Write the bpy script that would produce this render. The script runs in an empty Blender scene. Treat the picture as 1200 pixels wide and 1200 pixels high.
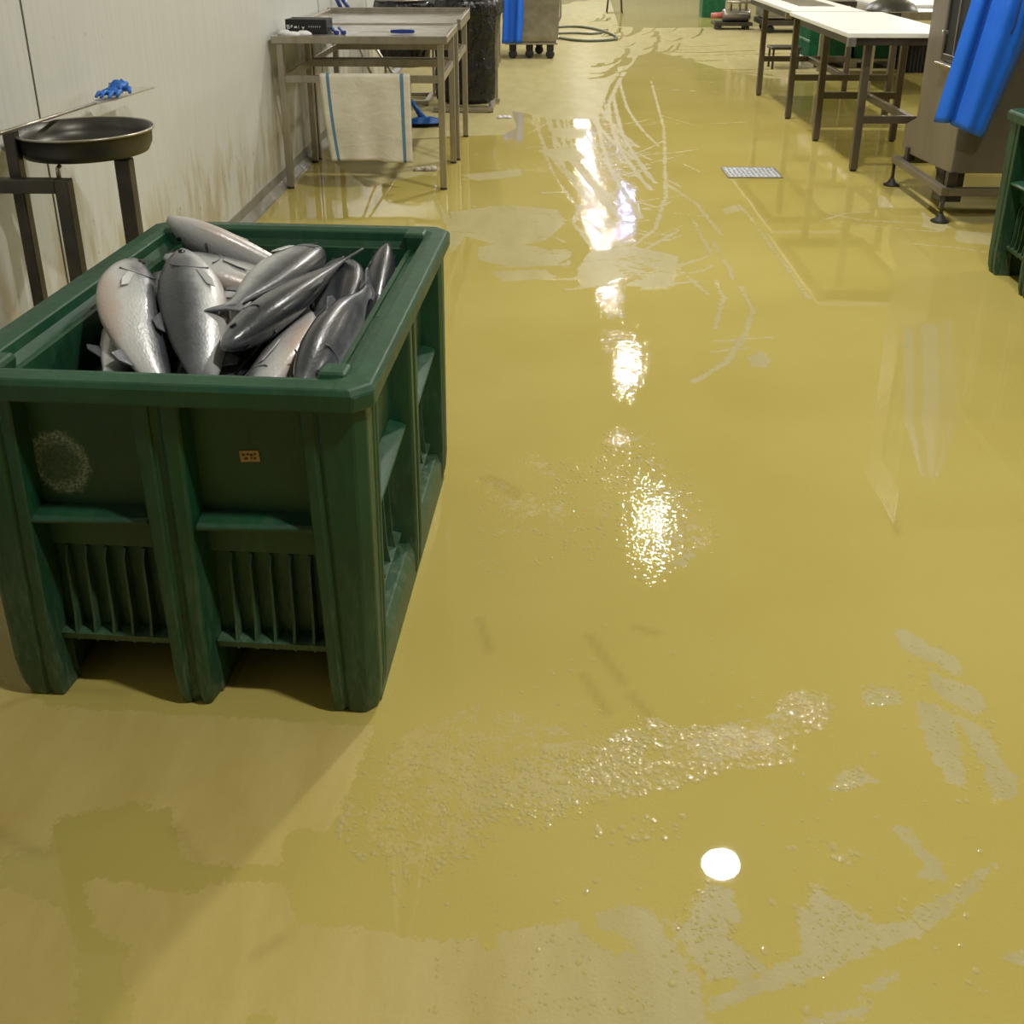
import bpy, bmesh, math, random
import numpy as np
from math import sin, cos, pi, radians, atan, atan2, sqrt
from mathutils import Vector, Matrix, Euler

S = bpy.context.scene
COL = S.collection
rnd = random.Random(7)

# ------------------------------------------------------------------ camera
CAM_H, FPX, CY, YH, VX = 1.6, 1200.0, 387.0, -91.0, 636.0
PITCH = atan((CY - YH) / FPX)
YAW = atan((VX - 600) * cos(PITCH) / FPX)
cd = bpy.data.cameras.new('camera'); cam = bpy.data.objects.new('camera', cd); COL.objects.link(cam)
cam.location = (0, 0, CAM_H); cam.rotation_euler = (pi / 2 - PITCH, 0, YAW)
cd.sensor_width = 36; cd.sensor_fit = 'HORIZONTAL'; cd.lens = 36; cd.shift_y = -(600 - CY) / 1200
cd.clip_end = 200
S.camera = cam
_R = np.array([cos(YAW), sin(YAW), 0]); _Fh = np.array([-sin(YAW), cos(YAW), 0])
_F = _Fh * cos(PITCH) + np.array([0, 0, -sin(PITCH)]); _U = _Fh * sin(PITCH) + np.array([0, 0, cos(PITCH)])
def FP(px, py):
    """floor point that the photograph shows at px, py (used to survey the puddle outlines)"""
    r = _F + _R * (px - 600) / FPX - _U * (py - CY) / FPX
    t = -CAM_H / r[2]
    return (r[0] * t, r[1] * t)

# ------------------------------------------------------------------ materials
def new_mat(name):
    m = bpy.data.materials.new(name); m.use_nodes = True
    nt = m.node_tree; b = nt.nodes['Principled BSDF']
    return m, nt, b
def N(nt, typ, **kw):
    n = nt.nodes.new(typ)
    for k, v in kw.items(): setattr(n, k, v)
    return n
def L(nt, a, b): nt.links.new(a, b)
def ramp(nt, fac, stops):
    r = N(nt, 'ShaderNodeValToRGB'); e = r.color_ramp.elements
    while len(e) < len(stops): e.new(0.5)
    for i, (p, c) in enumerate(stops):
        e[i].position = p; e[i].color = (*c, 1) if len(c) == 3 else c
    L(nt, fac, r.inputs[0]); return r
def noise(nt, scale, detail=4, rough=.55, vec=None, dist=0):
    n = N(nt, 'ShaderNodeTexNoise'); n.inputs['Scale'].default_value = scale
    n.inputs['Detail'].default_value = detail; n.inputs['Roughness'].default_value = rough
    n.inputs['Distortion'].default_value = dist
    if vec is not None: L(nt, vec, n.inputs['Vector'])
    return n
def coords(nt, scale=(1, 1, 1), kind='Object'):
    t = N(nt, 'ShaderNodeTexCoord'); m = N(nt, 'ShaderNodeMapping'); m.inputs['Scale'].default_value = scale
    L(nt, t.outputs[kind], m.inputs[0]); return m.outputs[0]
def math_(nt, op, a, b=None, clamp=False):
    n = N(nt, 'ShaderNodeMath', operation=op, use_clamp=clamp)
    for i, v in enumerate((a, b)):
        if v is None: continue
        if isinstance(v, (int, float)): n.inputs[i].default_value = v
        else: L(nt, v, n.inputs[i])
    return n.outputs[0]
def mixc(nt, f, a, b):
    n = N(nt, 'ShaderNodeMix', data_type='RGBA')
    if isinstance(f, (int, float)): n.inputs[0].default_value = f
    else: L(nt, f, n.inputs[0])
    for i, v in ((6, a), (7, b)):
        if isinstance(v, tuple): n.inputs[i].default_value = (*v, 1)
        else: L(nt, v, n.inputs[i])
    return n.outputs[2]
def bump(nt, h, strength, dist, bsdf=None, inp='Normal', prev=None):
    n = N(nt, 'ShaderNodeBump'); n.inputs['Strength'].default_value = strength; n.inputs['Distance'].default_value = dist
    L(nt, h, n.inputs['Height'])
    if prev is not None: L(nt, prev, n.inputs['Normal'])
    if bsdf is not None: L(nt, n.outputs[0], bsdf.inputs[inp])
    return n.outputs[0]

def simple(name, col, rough=.5, metal=0, var=.15, nscale=9, bstr=.0, bscale=40, spec=.5, coat=0, stretch=(1, 1, 1)):
    m, nt, b = new_mat(name); v = coords(nt, stretch)
    n = noise(nt, nscale, 5, .6, v)
    lo = tuple(c * (1 - var) for c in col); hi = tuple(min(1, c * (1 + var)) for c in col)
    r = ramp(nt, n.outputs[0], [(.3, lo), (.7, hi)]); L(nt, r.outputs[0], b.inputs['Base Color'])
    b.inputs['Roughness'].default_value = rough; b.inputs['Metallic'].default_value = metal
    b.inputs['Specular IOR Level'].default_value = spec; b.inputs['Coat Weight'].default_value = coat
    if bstr:
        n2 = noise(nt, bscale, 4, .6, v); bump(nt, n2.outputs[0], bstr, .01, b)
    return m

M = {}
M['steel'] = simple('brushed_steel', (.42, .385, .33), .34, .85, .18, 14, .05, 60, stretch=(1, 1, .25))
M['steel_top'] = simple('worn_steel_top', (.50, .48, .45), .3, .8, .3, 7, .08, 25)
M['steel_dark'] = simple('dark_steel', (.085, .075, .062), .42, .7, .25, 10, .05, 50)
M['pan'] = simple('seasoned_pan_steel', (.07, .066, .06), .38, .6, .3, 8, .04, 30)
M['machine'] = simple('machine_steel', (.235, .205, .165), .42, .55, .12, 6, .04, 50, stretch=(1, 1, .2))
M['table_leg'] = simple('tarnished_steel', (.135, .115, .085), .42, .6, .15, 8, .04, 50)
M['cart'] = simple('cart_steel', (.36, .34, .31), .32, .8, .2, 6, .05, 40)
M['white_board'] = simple('white_cutting_board', (.82, .83, .81), .4, 0, .04, 6, .03, 80)
M['black_plastic'] = simple('black_plastic', (.008, .008, .009), .6, 0, .3, 10)
M['rubber'] = simple('black_rubber', (.02, .02, .02), .6, 0, .3, 10)
M['bag'] = simple('black_bag_film', (.008, .008, .01), .2, 0, .3, 10, 1., 9, stretch=(1, 1, .5))
for _n in M['bag'].node_tree.nodes:
    if _n.bl_idname == 'ShaderNodeBump': _n.inputs['Distance'].default_value = .06
M['blue_plastic'] = simple('blue_plastic', (.012, .09, .36), .35, 0, .15, 10)
M['navy_plastic'] = simple('navy_plastic', (.015, .04, .22), .35, 0, .15, 10)
M['apron'] = simple('blue_apron_vinyl', (.014, .155, .82), .42, 0, .1, 3, .1, 12)
M['glove'] = simple('blue_nitrile', (.03, .17, .62), .35, 0, .25, 30, .5, 60)
M['rag'] = simple('white_rag', (.7, .7, .72), .9, 0, .1, 20, .3, 40)
M['ice'] = simple('crushed_ice', (.62, .65, .68), .25, 0, .15, 25, .9, 60)
M['crate'] = simple('dark_green_crate', (.008, .13, .06), .38, 0, .3, 12)
M['pallet'] = simple('pale_pallet', (.50, .46, .38), .6, 0, .15, 12, .1, 40)
M['hose'] = simple('grey_green_hose', (.11, .13, .09), .45, 0, .2, 10)
M['kraft'] = simple('kraft_sticker', (.42, .25, .09), .7, 0, .35, 60)
M['ink'] = simple('dark_ink', (.05, .035, .02), .7, 0, .1, 10)
M['white_ink'] = simple('white_print', (.8, .8, .8), .6, 0, .05, 10)
M['red_plastic'] = simple('faded_red_plastic', (.55, .16, .12), .5, 0, .1, 10)
M['white_cable'] = simple('pale_grey_cable', (.55, .56, .56), .4, 0, .1, 10)
M['lamp_shell'] = simple('lamp_housing', (.5, .5, .5), .5, .2, .05, 5)
M['ceiling'] = simple('ceiling_panel', (.66, .66, .63), .7, 0, .04, 2)

# ---- green bulk bin plastic: scuffed edges, chalky wear
def bin_mat(name, stain=False):
    m, nt, b = new_mat(name); v = coords(nt)
    n = noise(nt, 5, 6, .6, v)
    base = ramp(nt, n.outputs[0], [(.3, (.0018, .036, .014)), (.7, (.0032, .064, .026))])
    v2 = coords(nt, (1, 1, .22)); n2 = noise(nt, 38, 8, .75, v2)
    w = ramp(nt, n2.outputs[0], [(.48, (0, 0, 0)), (.70, (1, 1, 1))])
    t = N(nt, 'ShaderNodeTexCoord'); sp = N(nt, 'ShaderNodeSeparateXYZ'); L(nt, t.outputs['Object'], sp.inputs[0])
    g = N(nt, 'ShaderNodeNewGeometry')
    pt = math_(nt, 'MULTIPLY', math_(nt, 'SUBTRACT', g.outputs['Pointiness'], .5), 9, True)
    low = N(nt, 'ShaderNodeMapRange'); L(nt, sp.outputs[2], low.inputs[0])
    low.inputs[1].default_value = .45; low.inputs[2].default_value = 0; low.inputs[3].default_value = .12; low.inputs[4].default_value = .75
    f = math_(nt, 'MULTIPLY', math_(nt, 'ADD', w.outputs[0], math_(nt, 'MULTIPLY', pt, .4)), low.outputs[0], True)
    c = mixc(nt, f, base.outputs[0], (.14, .19, .12))
    if stain:   # a dried white drip-shaped mark on the front left panel
        d = N(nt, 'ShaderNodeVectorMath', operation='SUBTRACT'); L(nt, t.outputs['Object'], d.inputs[0]); d.inputs[1].default_value = (-.238, -.49, .572)
        mp = N(nt, 'ShaderNodeMapping'); mp.inputs['Scale'].default_value = (.92, .1, .80); mp.inputs['Rotation'].default_value = (0, radians(22), 0); L(nt, d.outputs[0], mp.inputs[0])
        nn = noise(nt, 60, 5, .7, t.outputs['Object'])
        ln = N(nt, 'ShaderNodeVectorMath', operation='LENGTH'); L(nt, mp.outputs[0], ln.inputs[0])
        dd = math_(nt, 'ADD', ln.outputs['Value'], math_(nt, 'MULTIPLY', math_(nt, 'SUBTRACT', nn.outputs[0], .5), .035))
        r = ramp(nt, dd, [(.0, (.08,) * 3), (.032, (.16,) * 3), (.052, (.75,) * 3), (.062, (0,) * 3)])
        n3 = noise(nt, 170, 3, .7, t.outputs['Object']); r3 = ramp(nt, n3.outputs[0], [(.42, (.15,) * 3), (.6, (1,) * 3)])
        c = mixc(nt, math_(nt, 'MULTIPLY', r.outputs[0], r3.outputs[0]), c, (.42, .47, .42))
    L(nt, c, b.inputs['Base Color']); b.inputs['Roughness'].default_value = .4
    rr = ramp(nt, n2.outputs[0], [(.3, (.32,) * 3), (.7, (.62,) * 3)]); L(nt, rr.outputs[0], b.inputs['Roughness'])
    bump(nt, n2.outputs[0], .12, .01, b)
    return m
M['bin'] = bin_mat('green_bin_plastic'); M['bin_stain'] = bin_mat('green_bin_plastic_marked', True)

# ---- left wall: cream sandwich panels, faint grain, brown splash stains low down
def wall_mat(name, stains=True):
    m, nt, b = new_mat(name); v = coords(nt, (1, 5, .25)); n = noise(nt, 9, 5, .6, v)
    base = ramp(nt, n.outputs[0], [(.3, (.52, .535, .515)), (.7, (.575, .59, .575))]); c = base.outputs[0]
    if stains:
        t = N(nt, 'ShaderNodeTexCoord'); sp = N(nt, 'ShaderNodeSeparateXYZ'); L(nt, t.outputs['Object'], sp.inputs[0])
        v2 = coords(nt, (1, 3.2, .9)); n2 = noise(nt, 2.1, 5, .62, v2, .4)
        hh = N(nt, 'ShaderNodeMapRange'); L(nt, sp.outputs[2], hh.inputs[0])
        hh.inputs[1].default_value = 1.0; hh.inputs[2].default_value = .35; hh.inputs[3].default_value = -.22; hh.inputs[4].default_value = .10
        s = ramp(nt, math_(nt, 'ADD', n2.outputs[0], hh.outputs[0]), [(.50, (0,) * 3), (.66, (1,) * 3)])
        c = mixc(nt, math_(nt, 'MULTIPLY', s.outputs[0], .55), c, (.34, .26, .10))
        n3 = noise(nt, 26, 3, .7, coords(nt, (1, 1.6, .5)))
        h3 = N(nt, 'ShaderNodeMapRange'); L(nt, sp.outputs[2], h3.inputs[0])
        h3.inputs[1].default_value = .8; h3.inputs[2].default_value = .3; h3.inputs[3].default_value = 0; h3.inputs[4].default_value = .06
        s3 = ramp(nt, math_(nt, 'ADD', n3.outputs[0], h3.outputs[0]), [(.735, (0,) * 3), (.76, (1,) * 3)])
        c = mixc(nt, s3.outputs[0], c, (.07, .06, .055))
    L(nt, c, b.inputs['Base Color']); b.inputs['Roughness'].default_value = .38
    return m
M['wall'] = wall_mat('cream_wall_panel'); M['wall_plain'] = wall_mat('cream_wall_panel_clean', False)
M['joint'] = simple('panel_joint', (.10, .09, .07), .6, 0, .1, 8)
M['cove'] = simple('steel_cove', (.30, .29, .26), .4, .5, .2, 8)

# ---- linen towel
def towel_mat():
    m, nt, b = new_mat('towel_cloth'); t = N(nt, 'ShaderNodeTexCoord'); sp = N(nt, 'ShaderNodeSeparateXYZ'); L(nt, t.outputs['UV'], sp.inputs[0])
    n = noise(nt, 6, 5, .6, t.outputs['Object']); base = ramp(nt, n.outputs[0], [(.3, (.60, .56, .46)), (.7, (.74, .71, .62))])
    def stripe(a, bb):
        x = sp.outputs[0]
        return math_(nt, 'MULTIPLY', math_(nt, 'GREATER_THAN', x, a), math_(nt, 'LESS_THAN', x, bb))
    s = math_(nt, 'ADD', stripe(.07, .105), stripe(.885, .925), True)
    L(nt, mixc(nt, s, base.outputs[0], (.11, .22, .36)), b.inputs['Base Color']); b.inputs['Roughness'].default_value = .9
    n2 = noise(nt, 250, 2, .5, t.outputs['Object']); b0 = bump(nt, n2.outputs[0], .3, .002)
    n3 = noise(nt, 7, 3, .6, coords(nt, (1, 1, 2.2)), .8); bump(nt, n3.outputs[0], .3, .02, b, prev=b0)
    return m
M['towel'] = towel_mat()

# ---- fish skin: dark back, silver flank, white belly
def fish_mat():
    m, nt, b = new_mat('fish_skin'); t = N(nt, 'ShaderNodeTexCoord'); sp = N(nt, 'ShaderNodeSeparateXYZ'); L(nt, t.outputs['Object'], sp.inputs[0])
    n = noise(nt, 14, 5, .65, t.outputs['Object'])
    y = math_(nt, 'ADD', sp.outputs[1], math_(nt, 'MULTIPLY', math_(nt, 'SUBTRACT', n.outputs[0], .5), .05))
    mr = N(nt, 'ShaderNodeMapRange'); L(nt, y, mr.inputs[0]); mr.inputs[1].default_value = -.085; mr.inputs[2].default_value = .085
    r = ramp(nt, mr.outputs[0], [(.0, (.46, .38, .34)), (.16, (.50, .50, .50)), (.38, (.37, .385, .40)), (.52, (.13, .14, .16)), (.68, (.04, .045, .055)), (1, (.015, .018, .025))])
    L(nt, r.outputs[0], b.inputs['Base Color']); b.inputs['Roughness'].default_value = .36; b.inputs['Metallic'].default_value = .08
    b.inputs['Coat Weight'].default_value = .4; b.inputs['Coat Roughness'].default_value = .2
    vo = N(nt, 'ShaderNodeTexVoronoi'); vo.inputs['Scale'].default_value = 160; L(nt, coords(nt, (.6, 1, 1)), vo.inputs['Vector'])
    bump(nt, vo.outputs['Distance'], .25, .002, b)
    return m
M['fish'] = fish_mat()
M['fin'] = simple('fish_fin', (.10, .11, .13), .35, 0, .3, 30, .3, 60)
M['gill'] = simple('fish_cut_flesh', (.48, .20, .15), .4, 0, .3, 40, .2, 60)
M['eye'] = simple('fish_eye', (.01, .01, .012), .1, 0, .1, 10)

# ---- drain grate
def grate_mat():
    m, nt, b = new_mat('perforated_grate'); v = coords(nt)
    vo = N(nt, 'ShaderNodeTexVoronoi'); vo.inputs['Scale'].default_value = 34; vo.inputs['Randomness'].default_value = .35; L(nt, v, vo.inputs['Vector'])
    r = ramp(nt, vo.outputs['Distance'], [(.26, (.06, .065, .075)), (.38, (.50, .54, .60))])
    L(nt, r.outputs[0], b.inputs['Base Color']); b.inputs['Roughness'].default_value = .45; b.inputs['Metallic'].default_value = .3
    return m
M['grate'] = grate_mat()

# ---- wet yellow epoxy floor
def floor_mat():
    m, nt, b = new_mat('wet_yellow_epoxy')
    geo = N(nt, 'ShaderNodeNewGeometry'); pos = geo.outputs['Position']
    def attr(n):
        a = N(nt, 'ShaderNodeAttribute'); a.attribute_name = n; return a.outputs['Fac']
    def mp(scale, rot=0):
        k = N(nt, 'ShaderNodeMapping'); k.inputs['Scale'].default_value = scale; k.inputs['Rotation'].default_value = (0, 0, rot); L(nt, pos, k.inputs[0]); return k.outputs[0]
    dry, rip, drp, scuff = attr('dry'), attr('ripple'), attr('drops'), attr('scuff')
    n1 = noise(nt, 34, 6, .68, pos); n0 = noise(nt, 6, 3, .5, pos)
    e = math_(nt, 'ADD', math_(nt, 'MULTIPLY', math_(nt, 'SUBTRACT', n1.outputs[0], .5), .05),
              math_(nt, 'ADD', math_(nt, 'MULTIPLY', math_(nt, 'SUBTRACT', n0.outputs[0], .5), .03), math_(nt, 'MULTIPLY', math_(nt, 'SUBTRACT', noise(nt, 120, 3, .6, mp((1, .8, 1))).outputs[0], .5), .022)))
    dn = math_(nt, 'ADD', dry, e)
    mr = N(nt, 'ShaderNodeMapRange'); L(nt, dn, mr.inputs[0]); mr.inputs[1].default_value = -.0025; mr.inputs[2].default_value = .0025
    D = mr.outputs[0]                                   # 1 = dried / film broken, 0 = standing water film
    # epoxy colour with wiped streaks
    ns = noise(nt, 7, 6, .62, mp((1, .35, 1), .5)); nb = noise(nt, 1.1, 3, .5, pos)
    wet = ramp(nt, nb.outputs[0], [(.3, (.395, .325, .085)), (.7, (.44, .37, .112))])
    dryc = ramp(nt, ns.outputs[0], [(.3, (.365, .315, .145)), (.7, (.42, .375, .200))])
    dry2 = ramp(nt, ns.outputs[0], [(.3, (.415, .328, .100)), (.7, (.49, .402, .150))])
    c = mixc(nt, D, wet.outputs[0], mixc(nt, attr('frost_sheen'), dry2.outputs[0], dryc.outputs[0]))  # dried film greyer rightwards and far off: frosting plus sheen put into colour
    nd = noise(nt, 60, 3, .75, mp((1, .6, 1), .7)); sp_ = ramp(nt, nd.outputs[0], [(.72, (0,) * 3), (.78, (1,) * 3)])
    nd2 = noise(nt, 2.2, 3, .5, pos); gate = ramp(nt, nd2.outputs[0], [(.45, (0,) * 3), (.65, (1,) * 3)])
    c = mixc(nt, math_(nt, 'MULTIPLY', math_(nt, 'MULTIPLY', sp_.outputs[0], gate.outputs[0]), .7), c, (.17, .12, .035))
    c = mixc(nt, math_(nt, 'MULTIPLY', scuff, .24), c, (.16, .11, .03))
    L(nt, c, b.inputs['Base Color'])
    rr = N(nt, 'ShaderNodeMapRange'); L(nt, D, rr.inputs[0]); rr.inputs[3].default_value = .8; rr.inputs[4].default_value = .8
    L(nt, rr.outputs[0], b.inputs['Roughness'])
    b.inputs['Specular IOR Level'].default_value = .0
    # water film = coat
    cw = N(nt, 'ShaderNodeMapRange'); L(nt, D, cw.inputs[0]); cw.inputs[3].default_value = 1; cw.inputs[4].default_value = .22
    L(nt, cw.outputs[0], b.inputs['Coat Weight'])
    cr = N(nt, 'ShaderNodeMapRange'); L(nt, D, cr.inputs[0]); cr.inputs[3].default_value = .015; cr.inputs[4].default_value = .3
    L(nt, cr.outputs[0], b.inputs['Coat Roughness']); b.inputs['Coat IOR'].default_value = 1.33
    # heights: calm swell, ripples, droplets, dried texture
    h1 = noise(nt, 2.2, 2, .4, pos)
    hr = noise(nt, 52, 2, .55, mp((1, 1.3, 1)))
    vo = N(nt, 'ShaderNodeTexVoronoi'); vo.inputs['Scale'].default_value = 50; L(nt, pos, vo.inputs['Vector'])
    dv = ramp(nt, vo.outputs['Distance'], [(.0, (1,) * 3), (.15, (.91,) * 3), (.3, (.64,) * 3), (.42, (.30,) * 3), (.5, (0,) * 3)])
    edge = math_(nt, 'SUBTRACT', 1, D)
    H = math_(nt, 'MULTIPLY', h1.outputs[0], .0012)
    H = math_(nt, 'ADD', H, math_(nt, 'MULTIPLY', math_(nt, 'MULTIPLY', hr.outputs[0], rip), .0010))
    nq = noise(nt, 3.2, 3, .6, pos); qg = ramp(nt, nq.outputs[0], [(.35, (0.35,) * 3), (.6, (1,) * 3)])
    sc = N(nt, 'ShaderNodeSeparateColor'); L(nt, vo.outputs['Color'], sc.inputs[0])
    pick = math_(nt, 'GREATER_THAN', sc.outputs[0], .45)
    H = math_(nt, 'ADD', H, math_(nt, 'MULTIPLY', math_(nt, 'MULTIPLY', math_(nt, 'MULTIPLY', math_(nt, 'MULTIPLY', dv.outputs[0], drp), qg.outputs[0]), pick), .0003))
    H = math_(nt, 'ADD', H, math_(nt, 'MULTIPLY', edge, .0007))
    fine = noise(nt, 150, 3, .6, pos)
    H = math_(nt, 'ADD', H, math_(nt, 'MULTIPLY', math_(nt, 'MULTIPLY', fine.outputs[0], D), .0003))
    bm_ = N(nt, 'ShaderNodeBump'); bm_.inputs['Strength'].default_value = 1; bm_.inputs['Distance'].default_value = 1; L(nt, H, bm_.inputs['Height'])
    L(nt, bm_.outputs[0], b.inputs['Coat Normal'])
    b2 = N(nt, 'ShaderNodeBump'); b2.inputs['Strength'].default_value = .35; b2.inputs['Distance'].default_value = .002; L(nt, fine.outputs[0], b2.inputs['Height'])
    L(nt, b2.outputs[0], b.inputs['Normal'])
    return m
M['floor'] = floor_mat()

# ------------------------------------------------------------------ mesh helpers
class MB:
    def __init__(self): self.v = []; self.f = []; self.sm = []
    def add(self, vs, fs, smooth=False, mat=None):
        o = len(self.v)
        for p in vs:
            p = Vector(p)
            if mat is not None: p = mat @ p
            self.v.append(tuple(p))
        for f in fs: self.f.append([i + o for i in f]); self.sm.append(smooth)
        return self
    def box(self, x0, x1, y0, y1, z0, z1, mat=None):
        vs = [(x0, y0, z0), (x1, y0, z0), (x1, y1, z0), (x0, y1, z0), (x0, y0, z1), (x1, y0, z1), (x1, y1, z1), (x0, y1, z1)]
        return self.add(vs, [(3, 2, 1, 0), (4, 5, 6, 7), (0, 1, 5, 4), (1, 2, 6, 5), (2, 3, 7, 6), (3, 0, 4, 7)], mat=mat)
    def loft(self, rings, smooth=False, caps=True, closed=True, mat=None):
        n = len(rings[0]); vs = [p for r in rings for p in r]; fs = []
        for k in range(len(rings) - 1):
            for i in range(n if closed else n - 1):
                j = (i + 1) % n
                fs.append((k * n + i, k * n + j, (k + 1) * n + j, (k + 1) * n + i))
        if caps:
            fs.append(tuple(range(n))[::-1]); fs.append(tuple((len(rings) - 1) * n + i for i in range(n)))
        return self.add(vs, fs, smooth, mat)
    def bar(self, a, b, w, h=None, mat=None):
        """rectangular tube from a to b"""
        h = h or w; a = Vector(a); b = Vector(b); d = (b - a).normalized()
        up = Vector((0, 0, 1)) if abs(d.z) < .9 else Vector((0, 1, 0))
        s = d.cross(up).normalized(); u = s.cross(d)
        r = lambda p: [p + s * w / 2 * i + u * h / 2 * j for i, j in ((-1, -1), (1, -1), (1, 1), (-1, 1))]
        return self.loft([r(a), r(b)], mat=mat)
    def tube(self, pts, rad, n=10, caps=True, mat=None):
        pts = [Vector(p) for p in pts]; rads = rad if isinstance(rad, (list, tuple)) else [rad] * len(pts)
        rings = []; prev = None
        for i, p in enumerate(pts):
            d = (pts[min(i + 1, len(pts) - 1)] - pts[max(i - 1, 0)]).normalized()
            if prev is None:
                up = Vector((0, 0, 1)) if abs(d.z) < .9 else Vector((1, 0, 0)); s = d.cross(up).normalized()
            else:
                s = (prev - d * prev.dot(d)).normalized()
            prev = s; u = s.cross(d)
            rings.append([p + (s * cos(2 * pi * k / n) + u * sin(2 * pi * k / n)) * rads[i] for k in range(n)])
        return self.loft(rings, True, caps, mat=mat)
    def lathe(self, prof, n=32, c=(0, 0, 0), mat=None, sx=1, sy=1):
        rings = [[(c[0] + r * cos(2 * pi * k / n) * sx, c[1] + r * sin(2 * pi * k / n) * sy, c[2] + z) for k in range(n)] for r, z in prof]
        return self.loft(rings, True, True, mat=mat)
    def build(self, name, mat, parent=None, bevel=0, seg=1, loc=None, rot=None, subsurf=0, solid=0):
        me = bpy.data.meshes.new(name); me.from_pydata(self.v, [], self.f); me.update()
        bm = bmesh.new(); bm.from_mesh(me); bmesh.ops.recalc_face_normals(bm, faces=bm.faces); bm.to_mesh(me); bm.free()
        for p, s in zip(me.polygons, self.sm): p.use_smooth = s
        o = bpy.data.objects.new(name, me); COL.objects.link(o); me.materials.append(mat)
        if parent: o.parent = parent
        if loc: o.location = loc
        if rot: o.rotation_euler = rot
        if solid:
            k = o.modifiers.new('solid', 'SOLIDIFY'); k.thickness = solid; k.offset = 0
        if bevel:
            k = o.modifiers.new('bevel', 'BEVEL'); k.width = bevel; k.segments = seg; k.limit_method = 'ANGLE'; k.angle_limit = radians(40)
        if subsurf:
            k = o.modifiers.new('sub', 'SUBSURF'); k.levels = subsurf; k.render_levels = subsurf
        return o
def tag(o, label=None, cat=None, group=None, kind=None):
    if label: o['label'] = label
    if cat: o['category'] = cat
    if group: o['group'] = group
    if kind: o['kind'] = kind
    return o
def thing(name, label, cat, loc=(0, 0, 0), rz=0, group=None):
    o = bpy.data.objects.new(name, None); COL.objects.link(o); o.location = loc; o.rotation_euler = (0, 0, rz)
    o.empty_display_size = .1
    return tag(o, label, cat, group)
def struct(name, mb, mat, **k):
    return tag(mb.build(name, mat, **k), kind='structure')
def kids(o): return [c for c in bpy.data.objects if c.parent == o]
def copy_tree(o, parent=None):
    c = o.copy(); COL.objects.link(c)
    if parent: c.parent = parent
    for ch in kids(o): copy_tree(ch, c)
    return c

# ------------------------------------------------------------------ floor with surveyed puddle outlines
def seg_dist(P, a, b):
    ab = b - a; t = np.clip(((P - a) @ ab) / max(ab @ ab, 1e-12), 0, 1)
    return np.linalg.norm(P - (a + t[:, None] * ab), axis=1)
def poly_sdf(P, poly):
    d = np.full(len(P), 9.); inside = np.zeros(len(P), bool); n = len(poly)
    for i in range(n):
        a, b = poly[i], poly[(i + 1) % n]
        d = np.minimum(d, seg_dist(P, a, b))
        cnd = (a[1] > P[:, 1]) != (b[1] > P[:, 1])
        xi = (b[0] - a[0]) * (P[:, 1] - a[1]) / ((b[1] - a[1]) if b[1] != a[1] else 1e-12) + a[0]
        inside ^= cnd & (P[:, 0] < xi)
    return np.where(inside, d, -d)
def px(poly): return np.array([FP(*p) for p in poly])

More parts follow.
